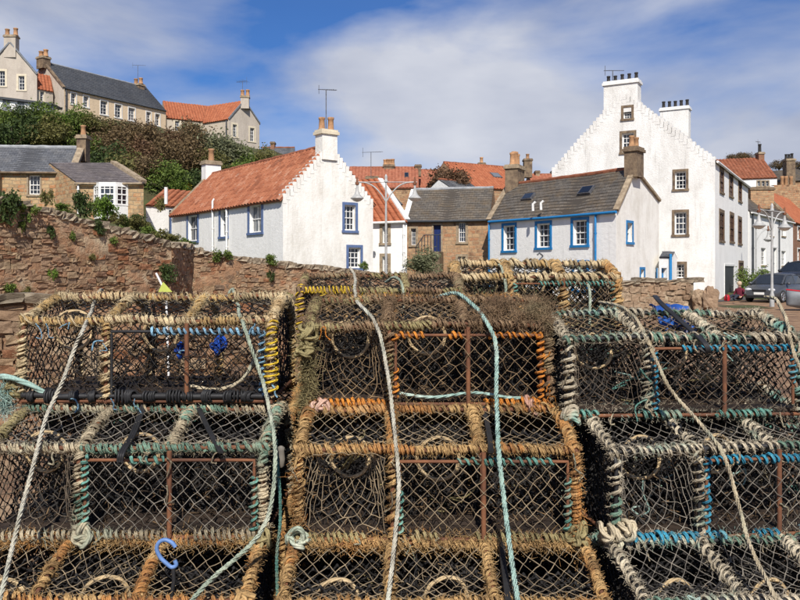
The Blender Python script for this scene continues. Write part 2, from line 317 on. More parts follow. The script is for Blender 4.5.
M['pantile'] = tilemat('pantile_weathered', [(0.12, 0.045, 0.026), (0.26, 0.09, 0.046), (0.33, 0.125, 0.065), (0.38, 0.21, 0.14)], 0.34, 0.36, lich=(0.40, 0.28, 0.21), lamt=0.75)
M['pantile_orange'] = tilemat('pantile_orange', [(0.22, 0.07, 0.036), (0.33, 0.108, 0.052), (0.38, 0.145, 0.075)], lamt=0.15)
M['pantile_dull'] = tilemat('pantile_dull', [(0.20, 0.075, 0.045), (0.33, 0.12, 0.07), (0.40, 0.17, 0.10)], lamt=0.3)
M['pantile_brown'] = tilemat('pantile_brown', [(0.13, 0.05, 0.03), (0.24, 0.085, 0.045), (0.30, 0.12, 0.07)], lamt=0.45)
M['lead'] = simple('lead_flashing', (0.36, 0.37, 0.38), (0.22, 0.23, 0.24), 3, 0.6)
M['white_paint'] = simple('white_paint', (0.80, 0.80, 0.78), (0.66, 0.65, 0.62), 6, 0.45)
M['cream_paint'] = simple('cream_margin', (0.68, 0.60, 0.45), (0.55, 0.48, 0.36), 5, 0.7)
M['slate_blue'] = simple('slate_blue_paint', (0.115, 0.175, 0.33), (0.085, 0.125, 0.24), 5, 0.5)
M['bright_blue'] = simple('bright_blue_paint', (0.02, 0.20, 0.47), (0.015, 0.15, 0.36), 5, 0.45)
M['navy'] = simple('navy_paint', (0.012, 0.03, 0.13), (0.01, 0.02, 0.09), 4, 0.45)
M['dark_paint'] = simple('charcoal_paint', (0.05, 0.055, 0.065), (0.035, 0.04, 0.045), 4, 0.5)
M['brown_paint'] = simple('brown_door', (0.10, 0.05, 0.03), (0.06, 0.03, 0.02), 4, 0.6)
M['grey_panel'] = simple('grey_panel', (0.20, 0.215, 0.23), (0.14, 0.15, 0.165), 3, 0.5)
M['glass'] = glassmat('window_glass', (0.012, 0.016, 0.024))
M['pot'] = simple('clay_pot', (0.46, 0.26, 0.13), (0.28, 0.15, 0.08), 5, 0.85, rnd=0.2)
M['pot_dark'] = simple('sooty_pot', (0.035, 0.03, 0.03), (0.02, 0.02, 0.02), 5, 0.8)
M['metal'] = simple('grey_metal', (0.18, 0.18, 0.19), (0.10, 0.10, 0.11), 8, 0.5, metal=0.5)
M['grass'] = simple('rough_grass_ground', (0.085, 0.095, 0.035), (0.06, 0.045, 0.022), 0.6, 0.95, 1.0, 3, 0.2, third=(0.07, 0.08, 0.03))
M['concrete'] = simple('quay_concrete', (0.34, 0.235, 0.14), (0.12, 0.072, 0.045), 1.6, 0.9, 0.9, 12, 0.04, third=(0.25, 0.15, 0.085))
M['asphalt'] = simple('street_asphalt', (0.085, 0.08, 0.075), (0.05, 0.05, 0.048), 3, 0.9, 0.4, 40, 0.01)

# ------------------------------------------------------------------ ground
WALL_A, WALL_B, WALL_C, WALL_D = PX(-70, 19.0), PX(171, 25.0), PX(178, 27.0), PX(470, 34.5)
def wall_top_y(x): return float(np.interp(x, [-70, 0, 40, 80, 120, 168, 208, 240, 280, 320, 380, 440, 480], [174, 196, 206, 217, 228, 241, 251, 256.5, 261.5, 265.5, 273, 279, 282]))
def px_of(p): return CX + F * p[0] / p[1]
def wall_top_z(p): return ZY(wall_top_y(px_of(p)), p[1])
_cp = []
def cp(X, Y, Z): _cp.append((X, Y, Z))
for a, b in ((WALL_A, WALL_B), (WALL_C, WALL_D)):
    for t in np.linspace(0, 1, 5):
        p = a.lerp(b, t); cp(p.x, p.y, wall_top_z(p) - (1.1 if a is WALL_A else 1.0))
for x, y, D in ((-60, 196, 46), (20, 207, 46), (80, 210, 46), (140, 220, 44), (-80, 114, 80), (0, 116, 80), (60, 118, 82), (110, 124, 90), (165, 132, 94), (205, 140, 94), (260, 150, 94), (300, 158, 95),
                (60, 165, 58), (140, 185, 56), (200, 190, 60), (-60, 160, 60), (250, 200, 62), (330, 180, 92), (300, 210, 66), (345, 215, 70)):
    p = P3(x, y, D); cp(p.x, p.y, p.z)
for q in ((-5.4, 36, 0.75), (-3, 34.5, .6), (-1.4, 39, .75), (-13.9, 47.5, 2.4), (0, 43, .8), (5, 42, .7), (5, 33.8, -.1), (7, 33.5, -.1), (9.5, 35, -.08), (13.5, 40, -.08), (17, 41, -.08), (24, 54, .3), (10, 33, -.08), (20, 33, -.08), (35, 35, -.08), (26, 46, -.08),
          (31, 64, .8), (38, 74, 1.6), (0, 58, 4), (8, 60, 4.5), (4, 80, 6.5), (15, 82, 6.5), (-8, 84, 8), (36, 84, 6.6), (44, 90, 7.5), (55, 60, 1), (20, 75, 5), (60, 40, -.08), (12, 50, 1.0),
          (-70, 140, 20), (-30, 140, 20), (0, 140, 12), (40, 140, 12), (80, 140, 12), (80, 90, 8), (-80, 100, 19), (-70, 60, 12), (-60, 40, 6)): cp(*q)
for x, D in ((40, 26), (90, 29), (130, 32), (150, 36), (180, 33), (200, 34), (230, 35), (120, 36), (165, 41), (172, 45), (185, 41), (200, 38)):
    p = P3(x, wall_top_y(x) + 9, D); cp(p.x, p.y, p.z)
CP = np.array(_cp)
def ground(X, Y):
    d2 = (CP[:, 0] - X) ** 2 + (CP[:, 1] - Y) ** 2 + 0.05; w = d2 ** -1.75
    return float((w * CP[:, 2]).sum() / w.sum())
line = [Vector((-60, 12)), WALL_A + Vector((-.1, .15)), WALL_B + Vector((-.12, .15)), WALL_C + Vector((-.1, .2)), WALL_D + Vector((-.1, .2)), Vector((9, 33.2)), Vector((22, 32.5)), Vector((90, 32))]
farl = [Vector((-150, 150)), Vector((-95, 150)), Vector((-60, 150)), Vector((-50, 150)), Vector((0, 150)), Vector((25, 150)), Vector((60, 150)), Vector((140, 150))]
nseg, nt = [8, 14, 3, 22, 8, 16, 20], 70
near, far = [], []
for i, n in enumerate(nseg):
    for k in range(n): near.append(line[i].lerp(line[i + 1], k / n)); far.append(farl[i].lerp(farl[i + 1], k / n))
near.append(line[-1]); far.append(farl[-1])
mb = MB(); V = []
for a, b in zip(near, far):
    for j in range(nt + 1):
        t = (j / nt) ** 1.7; p = a.lerp(b, t); V.append((p.x, p.y, ground(p.x, p.y) + (0.18 * math.sin(p.x * 1.3 + p.y * .7) * min(1, t * 6) if p.y > 50 else 0)))
Fc = [[i * (nt + 1) + j, (i + 1) * (nt + 1) + j, (i + 1) * (nt + 1) + j + 1, i * (nt + 1) + j + 1] for i in range(len(near) - 1) for j in range(nt)]
mb.add(V, Fc, None, 0, True); setp(mb.build('hillside', M['grass']), kind='structure')
mb = MB(); mb.quad((-900, -40, 0), (900, -40, 0), (900, 1500, 0), (-900, 1500, 0)); setp(mb.build('quay_ground', M['concrete']), kind='structure')
# street between the sea wall and the houses
mb = MB(); sv = []
st0 = [WALL_C + Vector((.1, .55)), WALL_C.lerp(WALL_D, .5) + Vector((-.1, .4)), WALL_D + Vector((0, .5)), Vector((6.5, 34.0)), Vector((14.5, 37.5)), Vector((19.5, 43)), Vector((27, 56)), Vector((36.5, 70))]
st1 = [WALL_C + Vector((-1.5, 6)), Vector((-5.0, 35.3)), Vector((1.5, 38.5)), Vector((8.6, 35.7)), Vector((14.9, 39.5)), Vector((18.2, 43.2)), Vector((25.2, 55.5)), Vector((35.2, 70))]
K = 60
for j in range(K + 1):
    t = j / K * (len(st0) - 1); i = min(int(t), len(st0) - 2); f = t - i
    a = st0[i].lerp(st0[i + 1], f); b = st1[i].lerp(st1[i + 1], f)
    for w in np.linspace(0, 1, 5): p = a.lerp(b, w); sv.append((p.x, p.y, max(ground(p.x, p.y), 0) + 0.02))
mb.add(sv, [[j * 5 + w, j * 5 + w + 1, (j + 1) * 5 + w + 1, (j + 1) * 5 + w] for j in range(K) for w in range(4)], None, 0, True)
setp(mb.build('street', M['asphalt']), kind='structure')

# ------------------------------------------------------------------ buildings
class Wall:
    """one outer wall of a house, P0 -> P1 left to right seen from outside; openings given as picture boxes projected on its plane"""
    def __init__(s, h, P0, P1, zb, top, mat):
        s.h = h; s.P0 = Vector(P0); s.P1 = Vector(P1); s.zb = zb; s.mat = mat; s.e = (s.P1 - s.P0); s.L = s.e.length; s.e.normalize()
        s.n = Vector((s.e.y, -s.e.x)); s.top = top; s.dep = 0.2; s.op = []; s.org = Vector(h.location)
    def at(s, x, y):
        d = Vector(((x - CX) / F, 1.0)); det = s.e.x * -d.y + d.x * s.e.y
        u = (s.P0.x * d.y - s.P0.y * d.x) / det * 1.0
        u = (-s.P0.x * d.y + s.P0.y * d.x) / (s.e.x * d.y - s.e.y * d.x); p = s.P0 + s.e * u
        return u, ZY(y, p.y)
    def p3(s, u, z, out=0.0): p = s.P0 + s.e * u + s.n * out; return (p.x, p.y, z)
    def tz(s, u): return float(np.interp(u, [t[0] for t in s.top], [t[1] for t in s.top]))
    def rect(s, box):
        u0, za = s.at(box[0], box[1]); u1, zb = s.at(box[2], box[3]); zc = s.at(box[0], box[3])[1]; zd = s.at(box[2], box[1])[1]
        return max(.05, min(u0, u1)), min(s.L - .05, max(u0, u1)), (zb + zc) / 2, (za + zd) / 2
    def win(s, box, cols=3, rows=4, sur=None, sw=0.16, frame='white_paint', sill=None, glass='glass'):
        s.op.append(('win', s.rect(box), dict(cols=cols, rows=rows, sur=sur, sw=sw, frame=frame, sill=sill, glass=glass)))
    def door(s, box, mat, sur=None, sw=0.14, name='door', to_ground=False):
        r = s.rect(box)
        if to_ground: r = (r[0], r[1], s.zb + .25, r[3])
        s.op.append(('door', r, dict(mat=mat, sur=sur, sw=sw, name=name)))
    def bar(s, mb, u0, u1, z0, z1, o0, o1):
        c = [s.p3(u, z, o) for z in (z0, z1) for u, o in ((u0, o1), (u1, o1), (u1, o0), (u0, o0))]
        mb.hexa(c)
    def build(s, name='wall'):
        mb = MB(s.org); us = sorted({0.0, s.L, *[t[0] for t in s.top], *[v for _, r, _ in s.op for v in r[:2]]})
        us = [u for u in us if -1e-6 <= u <= s.L + 1e-6]
        dep = s.dep
        for a, b in zip(us[:-1], us[1:]):
            if b - a < 1e-5: continue
            mid = (a + b) / 2; holes = sorted([(r[2], r[3]) for _, r, _ in s.op if r[0] - 1e-6 <= mid <= r[1] + 1e-6]); z = s.zb
            for h0, h1 in holes + [(None, None)]:
                ta, tb = (s.tz(a), s.tz(b)) if h0 is None else (h0, h0)
                if min(ta, tb) > z + 1e-4 or h0 is None:
                    mb.quad(s.p3(a, z), s.p3(b, z), s.p3(b, tb), s.p3(a, ta), [(a, z), (b, z), (b, tb), (a, ta)])
                if h0 is not None: z = h1
        for _, r, _ in s.op:
            u0, u1, z0, z1 = r
            for q in (((u0, z0), (u0, z1)), ((u0, z1), (u1, z1)), ((u1, z1), (u1, z0)), ((u1, z0), (u0, z0))):
                mb.quad(s.p3(*q[0]), s.p3(*q[1]), s.p3(*q[1], -dep), s.p3(*q[0], -dep), [(q[0][0], q[0][1]), (q[1][0], q[1][1]), (q[1][0] + .1, q[1][1]), (q[0][0] + .1, q[0][1])])
        mb.build(name, s.mat, s.h)
        for kind, (u0, u1, z0, z1), k in s.op:
            w = MB(s.org); nm = 'window' if kind == 'win' else k['name']; d = dep
            if kind == 'win':
                t = min(0.07, (u1 - u0) * .11); hm = (z0 + z1) / 2
                for (a, b, c, e) in ((u0, u0 + t, z0, z1), (u1 - t, u1, z0, z1), (u0 + t, u1 - t, z0, z0 + t), (u0 + t, u1 - t, z1 - t, z1), (u0 + t, u1 - t, hm - t * .35, hm + t * .35)): s.bar(w, a, b, c, e, -d - .02, -d + .06)
                win = w.build(nm, M[k['frame']], s.h)
                g = MB(s.org); b = t * .42
                for i in range(1, k['cols']): u = u0 + (u1 - u0) * i / k['cols']; s.bar(g, u - b / 2, u + b / 2, z0 + t, z1 - t, -d - .01, -d + .035)
                for i in range(1, k['rows']):
                    z = z0 + (z1 - z0) * i / k['rows']
                    if abs(z - hm) > .05: s.bar(g, u0 + t, u1 - t, z - b / 2, z + b / 2, -d - .012, -d + .03)
                if g.n: g.build('glazing_bars', M[k['frame']], win)
                p = MB(s.org)
                for c, e in ((z0 + t, hm - t * .35), (hm + t * .35, z1 - t)): s.bar(p, u0 + t, u1 - t, c, e, -d - .03, -d + .005)
                p.build('pane', M[k['glass']], win)
                hs = k['sur']
            else:
                n = max(3, int((u1 - u0) / .16))
                for i in range(n): s.bar(w, u0 + (u1 - u0) * i / n + .004, u0 + (u1 - u0) * (i + 1) / n - .004, z0, z1, -d - .03, -d + .03)
                s.bar(w, u0, u1, z0, z1, -d - .05, -d + .012)
                win = w.build(nm, M[k['mat']], s.h); hs = k['sur']
                hd = MB(s.org); s.bar(hd, u0 + (u1 - u0) * .8, u0 + (u1 - u0) * .9, z0 + 1.0, z0 + 1.06, -d + .03, -d + .08); hd.build('handle', M['metal'], win)
            if hs:
                q = MB(s.org); sw = k['sw']
                s.bar(q, u0 - sw, u0, z0 - sw * .5, z1 + sw, -.02, .03); s.bar(q, u1, u1 + sw, z0 - sw * .5, z1 + sw, -.02, .03); s.bar(q, u0, u1, z1, z1 + sw, -.02, .032)
                q.build('surround', M[hs], win)
            if kind == 'win':
                q = MB(s.org); e = (k['sw'] + .03) if hs else .06; s.bar(q, u0 - e, u1 + e, z0 - .12, z0 - .002, -.05, .07); q.build('sill', M[k['sill'] or hs or 'dressed'], win)

def roof_plane(h, e0, e1, r1, r0, kind, mat, name='roof', over=0.14):
    """e0->e1 eaves left to right from outside, r0,r1 ridge: real courses of tiles or slates over a board"""
    org = Vector(h.location); e0, e1, r0, r1 = [Vector(p) for p in (e0, e1, r0, r1)]
    d0 = (r0 - e0).normalized(); d1 = (r1 - e1).normalized(); e0 = e0 - d0 * over; e1 = e1 - d1 * over
    n = (e1 - e0).cross(r0 - e0).normalized(); W = (e1 - e0).length; H = ((r0 - e0).length + (r1 - e1).length) / 2
    mb = MB(org)
    mb.hexa([p + n * o for o in (-0.02, 0.05) for p in (e0, e1, r1, r0)])
    if kind == 'pantile': tw, ch, spt, amp, step = 0.34, 0.36, 6, 0.085, 0.012
    else: tw, ch, spt, amp, step = 0.6, 0.25, 1, 0.0, 0.022
    nc = max(2, int(W / tw)) * spt; nr = max(2, int(H / ch))
    s = np.linspace(0, 1, nc + 1)
    prof = amp * np.abs(np.sin(np.pi * s * (nc / spt))) ** 0.8 if amp else np.zeros(nc + 1)
    E0, E1, R0, R1, Nn = [np.array(p) for p in (e0, e1, r0, r1, n)]
    def pt(t): return (E0 + (R0 - E0) * t)[None] * (1 - s[:, None]) + (E1 + (R1 - E1) * t)[None] * s[:, None]
    sag = 0.03 * np.sin(s * 7 + rng.random() * 6) + 0.02 * np.sin(s * 17 + rng.random() * 6)
    for j in range(nr):
        ta, tb = j / nr, min(1.0, (j + 1.05) / nr); jit = nrs.randn(nc + 1) * 0.004
        lo = pt(ta) + Nn * (0.055 + prof + step + sag * .5 + jit + .0)[:, None]; up = pt(tb) + Nn * (0.055 + prof + sag * .5)[:, None]; skirt = pt(ta) + Nn * (0.05 + prof * .6 + sag * .3 - .03)[:, None]
        m = nc + 1; V = np.concatenate([lo, up, skirt]); k = np.arange(nc)
        Fc = np.concatenate([np.stack([k, k + 1, k + 1 + m, k + m], 1), np.stack([k + 2 * m, k + 1 + 2 * m, k + 1, k], 1)])
        ua, ub = s[:-1] * W, s[1:] * W; va, vb = np.full(nc, ta * H + .02), np.full(nc, tb * H - .02)
        UV = np.stack([np.stack([ua, va], 1), np.stack([ub, va], 1), np.stack([ub, vb], 1), np.stack([ua, vb], 1)], 1)
        mb.add(V, Fc, np.concatenate([UV, UV]), 0, False)
    return mb.build(name, mat, h)
def roof_panel_at(h, e0, e1, r1, r0, box):
    """skylight on a roof plane from a picture box"""
    e0, e1, r0 = Vector(e0), Vector(e1), Vector(r0); n = (e1 - e0).cross(r0 - e0).normalized(); o = Vector((0, 0, CZ)); pts = []
    for x, y in ((box[0], box[3]), (box[2], box[3]), (box[2], box[1]), (box[0], box[1])):
        d = Vector(((x - CX) / F, 1, (YH - y) / F)); t = (e0 - o).dot(n) / d.dot(n); pts.append(o + d * t)
    u = (e1 - e0).normalized(); v = n.cross(u); c = sum(pts, Vector()) / 4
    w = max(abs((p - c).dot(u)) for p in pts) * 1.6; hh = max(abs((p - c).dot(v)) for p in pts) * 1.6
    f = MB(h.location); f.box(c + n * .13, (w, hh, .12), ax=(u, v, n)); sk = f.build('skylight', M['metal'], h)
    g = MB(h.location); g.box(c + n * .2, (w * .8, hh * .82, .02), ax=(u, v, n)); g.build('pane', M['glass'], sk)
def chimney(h, c, w, d, z0, z1, mat, pots=2, potmat='pot', poth=0.5, rz=0.0, potr=0.13, cope='dressed', step=True):
    mb = MB(h.location); mb.box((c[0], c[1], (z0 + z1) / 2), (w, d, z1 - z0), rz)
    for i in range(len(mb.F)):
        pass
    st = MB(h.location); X = np.array([math.cos(rz), math.sin(rz), 0]); Y = np.array([-math.sin(rz), math.cos(rz), 0]); C = np.array([c[0], c[1], 0.0])
    for a, b, wd in ((-X, Y, 'x'), (X, Y, 'x'), (-Y, X, 'y'), (Y, X, 'y')):
        hw = (w if wd == 'x' else d) / 2; t = (d if wd == 'x' else w) / 2
        p = [C + a * hw - b * t + [0, 0, z0], C + a * hw + b * t + [0, 0, z0], C + a * hw + b * t + [0, 0, z1], C + a * hw - b * t + [0, 0, z1]]
        st.quad(*p, uv=[(0, z0), (2 * t, z0), (2 * t, z1), (0, z1)])
    st.poly([C + X * w / 2 * i + Y * d / 2 * j + [0, 0, z1] for i, j in ((-1, -1), (1, -1), (1, 1), (-1, 1))])
    s = st.build('chimney', mat, h)
    cm = MB(h.location); cm.box((c[0], c[1], z1 - .06), (w + .16, d + .16, .14), rz); cm.box((c[0], c[1], z1 + .06), (w + .06, d + .06, .1), rz); cm.build('chimney_cope', M[cope], s)
    for i in range(pots):
        t = (i - (pots - 1) / 2) * (w - .34) / max(1, pots - 1) if pots > 1 else 0; q = C + X * t
        pm = MB(h.location); k = poth * (0.9 + 0.2 * rng.random())
        pm.lathe((q[0], q[1], z1 + .1), [(potr * 1.1, 0), (potr * 1.15, .05), (potr * .95, .08), (potr * .82, k * .8), (potr * 1.0, k * .86), (potr * 1.0, k), (potr * .7, k), (potr * .65, k * .6)], 10)
        pm.build('chimney_pot', M[potmat], s)
    return s
def skew(h, a, b, mat, w=0.32, t=0.16, name='skew_coping'):
    """sloping coping along a gable edge"""
    a, b = Vector(a), Vector(b); d = (b - a); L = d.length; d.normalize(); n = max(2, int(L / .7))
    side = Vector((d.y, -d.x, 0)).normalized() if Vector((d.x, d.y, 0)).length > 1e-4 else Vector((1, 0, 0)); up = side.cross(d).normalized(); up = up if up.z > 0 else -up
    for i in range(n):
        mb = MB(h.location); c = a + d * (L * (i + .5) / n) + up * (t / 2 - .02 + rng.uniform(-.01, .012)); mb.box(c, (L / n - .015, w, t), ax=(d, side, up)); mb.build(name, mat, h)
def crowsteps(h, a, b, mat, n, nrm, th=0.42, name='crow_step'):
    """stepped gable top between low point a and high point b"""
    a, b = Vector(a), Vector(b); rz = math.atan2(b.y - a.y, b.x - a.x); run = math.hypot(b.x - a.x, b.y - a.y)
    for i in range(n):
        t0, t1 = i / n, (i + 1) / n; z0 = a.z + (b.z - a.z) * t0 - .25; z1 = a.z + (b.z - a.z) * t1 + .05 + rng.uniform(-.03, .03); c = a.lerp(b, (t0 + t1) / 2) - Vector((nrm.x, nrm.y, 0)) * (th / 2 - .012)
        mb = MB(h.location); w = run / n + rng.uniform(.0, .05); mb.box((c.x, c.y, (z0 + z1) / 2), (w, th, z1 - z0), rz)
        mb.build(name, mat, h)
def pipe(h, w, x, y0, y1, mat='white_paint', r=.055, name='downpipe'):
    u, z1 = w.at(x, y0); z0 = w.at(x, y1)[1]; mb = MB(h.location); mb.tube([w.p3(u, z1, .02), w.p3(u, z1 - .12, .11), w.p3(u, (z0 + z1) / 2, .11), w.p3(u, z0, .11)], r, 8)
    for k in range(3): z = z0 + (z1 - z0) * (k + .3) / 3; mb.tube([w.p3(u, z, .11), w.p3(u, z + .07, .11)], r * 1.35, 8)
    mb.build(name, M[mat], h)
def gutter(h, a, b, mat, r=.07):
    mb = MB(h.location); mb.tube([a, Vector(a).lerp(Vector(b), .5) + Vector((0, 0, -.02)), b], r, 8); mb.build('gutter', M[mat], h)
def antenna(h, p, height, ang=0.4, n=7, s=1.0):
    p = Vector(p); mb = MB(h.location); t = p + Vector((0, 0, height)); mb.tube([p, t], .025, 6); d = Vector((math.cos(ang), math.sin(ang), .08)); q = Vector((-math.sin(ang), math.cos(ang), 0))
    mb.tube([t - d * .55 * s, t + d * .75 * s], .018, 5)
    for i in range(n): c = t + d * s * (-.4 + i * 1.1 / n); l = .32 - .02 * i; mb.tube([c - q * l * s + Vector((0, 0, -.06)), c + q * l * s + Vector((0, 0, .06))], .012, 4)
    c = t - d * .5 * s; mb.tube([c + Vector((0, 0, -.28 * s)), c + Vector((0, 0, .28 * s))], .014, 4); mb.build('antenna', M['metal'], h)
def house(name, A, B, C, label, gable, ze, zr, zb, wall_mats, group=None, ridge_f=0.5, cat='house', D=None, ze_back=None):
    """plan A,B,C,(D) counter-clockwise, walls AB and BC face the camera; gable='AB' or 'BC' names the gabled walls"""
    A, B, C = Vector(A), Vector(B), Vector(C); D = Vector(D) if D is not None else A + (C - B)
    h = thing(name, (A.x, A.y, zb), label, cat, group); zk = ze_back if ze_back is not None else ze
    ws = {}
    for nm, P, Q in (('AB', A, B), ('BC', B, C), ('CD', C, D), ('DA', D, A)):
        L = (Q - P).length; isg = nm in (('AB', 'CD') if gable == 'AB' else ('BC', 'DA'))
        if gable == 'AB': lz = {'AB': (ze, zk), 'BC': (zk, zk), 'CD': (zk, ze), 'DA': (ze, ze)}[nm]; f = ridge_f if nm == 'AB' else 1 - ridge_f
        else: lz = {'AB': (ze, ze), 'BC': (ze, zk), 'CD': (zk, zk), 'DA': (zk, ze)}[nm]; f = ridge_f if nm == 'BC' else 1 - ridge_f
        top = [(0, lz[0]), (L * f, zr), (L, lz[1])] if isg else [(0, lz[0]), (L, lz[1])]
        ws[nm] = Wall(h, P, Q, zb - .6, top, wall_mats[nm] if nm in wall_mats else wall_mats['AB'])
    v3 = lambda p, z: Vector((p.x, p.y, z))
    if gable == 'AB':
        ra, rc = A.lerp(B, ridge_f), D.lerp(C, ridge_f)
        pl = {'left': (v3(D, ze), v3(A, ze), v3(ra, zr), v3(rc, zr)), 'right': (v3(B, zk), v3(C, zk), v3(rc, zr), v3(ra, zr))}; rid = (v3(ra, zr), v3(rc, zr))
    else:
        ra, rc = A.lerp(D, ridge_f), B.lerp(C, ridge_f)
        pl = {'front': (v3(A, ze), v3(B, ze), v3(rc, zr), v3(ra, zr)), 'back': (v3(C, zk), v3(D, zk), v3(ra, zr), v3(rc, zr))}; rid = (v3(ra, zr), v3(rc, zr))
    return h, ws, pl, rid
def ridge_tiles(h, rid, mat, r=.12):
    a, b = rid; mb = MB(h.location); n = max(3, int((b - a).length / .45)); pts = [a.lerp(b, i / n) + Vector((0, 0, .06 + rng.uniform(-.012, .012))) for i in range(n + 1)]
    mb.tube(pts, [r * (1.06 if i % 2 else .95) for i in range(n + 1)], 8, smooth=False); mb.build('ridge', mat, h)

# --- tall white house with crow-stepped gable (right)
B = PX(715, 42); C = PX(748, 55); A = PX(552, 46.5)
zeW = ZY(161, 42)
h, w, pl, rid = house('tall_white_house', A, B, C, 'tall white crow-stepped house with brown stone window surrounds, highest in the picture', 'AB', zeW, 11.75, -0.2, {'AB': M['white_dirty'], 'BC': M['white_clean']}, ridge_f=.46)
for bx in ((623.5, 107.5, 631.5, 118.5), (622, 133, 634, 152), (675, 171.5, 686, 189), (674.5, 212, 686.5, 234.5), (674, 264, 684.5, 278)): w['AB'].win(bx, 3, 4, 'dressed_dark', .13)
for bx in ((720, 171, 723.2, 192), (729.3, 176, 732.5, 196), (738.5, 181.5, 741.3, 201), (719.5, 213, 723.7, 240.5), (730, 215.5, 733.5, 241.5), (738.2, 219.5, 741.3, 243.5)): w['BC'].win(bx, 2, 4, 'dressed_dark', .2, frame='brown_paint')
w['BC'].dep = .05; w['BC'].door((724.5, 266, 734, 303), 'dark_paint', 'white_paint', .12, 'garage_door'); w['BC'].door((738.8, 263, 743, 301), 'brown_paint', 'dressed_dark', .16)
for k in w.values(): k.build()
for k in pl: roof_plane(h, *pl[k], 'slate', M['slate_moss'])
ra = rid[0]; A3, B3 = Vector((A.x, A.y, zeW)), Vector((B.x, B.y, zeW))
nw = w['AB'].n; crowsteps(h, A3, ra, M['white_dirty'], 22, nw); crowsteps(h, B3, ra, M['white_dirty'], 24, nw)
D_ = A + (C - B); C3 = Vector((C.x, C.y, zeW)); skew(h, C3, rid[1], M['cope'])
rzg = math.atan2((B - A).y, (B - A).x)
pch = A.lerp(B, .445); pch = pch - w['AB'].n * .42; chimney(h, (pch.x, pch.y), 1.92, .85, 10.6, ZY(81, 44.3), M['white_dirty'], 5, 'pot_dark', .42, rzg, .11, 'white_paint')
pr = D_.lerp(C, .46); chimney(h, (pr.x, pr.y), 2.0, .9, 10.9, ZY(108, 57), M['white_dirty'], 5, 'pot_dark', .5, rzg, .13, 'white_paint')
antenna(h, (pch.x - .55, pch.y, ZY(80, 44)), .75, .3, s=1.0); gutter(h, B3 + Vector((.1, -.1, -.05)), C3 + Vector((.12, -.1, -.05)), 'white_paint')

# --- white house with bright blue trim (right of centre)
A = PX(489, 43.4); B = PX(616, 36); g = Vector((.6, .8)); C = B + g * 5.9; zeS = ZY(211, 36)
h, w, pl, rid = house('blue_trimmed_house', A, B, C, 'white cottage with bright blue window frames and grey slate roof before the tall house', 'BC', zeS, 6.5, 0.0, {'AB': M['white_clean'], 'BC': M['white']}, ridge_f=.39, ze_back=5.2)
for bx in ((503.5, 225.5, 515, 250.5), (537, 223.5, 550, 247.5), (573, 220, 587, 245), (537, 264.5, 550, 290), (574, 263, 587, 290)): w['AB'].win(bx, 3, 4, 'bright_blue', .14)
w['BC'].win((627, 223, 632.3, 242), 1, 2, 'bright_blue', .12); w['BC'].win((640.5, 269.5, 644, 281), 1, 1, 'bright_blue', .12)
for k in w.values(): k.build()
for k in pl: roof_plane(h, *pl[k], 'slate', M['slate_moss'])
ridge_tiles(h, rid, M['pantile_brown']); e = pl['front']
gutter(h, e[0] + Vector((-.05, -.2, -.06)), e[1] + Vector((-.05, -.2, -.06)), 'bright_blue')
pipe(h, w['AB'], 597, 214, 300, 'bright_blue'); pipe(h, w['AB'], 490.5, 222, 300, 'bright_blue')
roof_panel_at(h, *e, (583, 188.5, 592, 196)); roof_panel_at(h, *e, (526, 195.5, 533, 201.5))
for x, y in ((533, 204), (541, 203)):
    d = P3(x, y, 39.6); mb = MB(h.location); mb.tube([d + Vector((0, 0, -.35)), d, d + Vector((.12, -.05, .1))], .07, 8); mb.build('roof_vent', M['white_paint'], h)
rz = math.atan2(g.y, g.x); chimney(h, (rid[1].x, rid[1].y), .95, .62, 6.1, ZY(149, 37.6), M['dressed_dark'], 2, 'pot', .55, rz, .14, 'dressed_dark')
chimney(h, (rid[0].x + .3, rid[0].y - .2), 1.35, .75, 5.6, ZY(168, 45.2), M['dressed_dark'], 4, 'pot', .75, rz + .2, .15, 'dressed')
for t in ((e[1], rid[1]), (pl['back'][0], rid[1])): skew(h, Vector(t[0]), Vector(t[1]), M['dressed'], .26, .12)
skew(h, e[0], rid[0], M['dressed'], .3, .16)
mb = MB(h.location); q = w['AB'].at(543, 256); mb.tube([w['AB'].p3(q[0], q[1], 0), w['AB'].p3(q[0], q[1] + .15, .25), w['AB'].p3(q[0], q[1] + .05, .4)], .04, 6); mb.build('wall_lamp', M['metal'], h)
# small porch between the two white houses
pA = PX(659.5, 39.8); pB = PX(672, 40.6); pC = pB + Vector((.9, 1.8))
h, w, pl, rid = house('white_porch', pA, pB, pC, 'small white lean-to porch with blue door between the two white houses', 'BC', ZY(257, 40), ZY(252, 40.6), 0.0, {'AB': M['white_clean']}, cat='porch')
w['AB'].door((661, 268, 666.5, 292), 'bright_blue', 'white_paint', .08); [k.build() for k in w.values()]
for k in pl: roof_plane(h, *pl[k], 'slate', M['slate_grey'])
mb = MB(h.location); c = PX(670.5, 40.3); mb.box((c.x, c.y, 1.2), (.12, .1, 2.5)); mb.build('corner_board', M['bright_blue'], h)

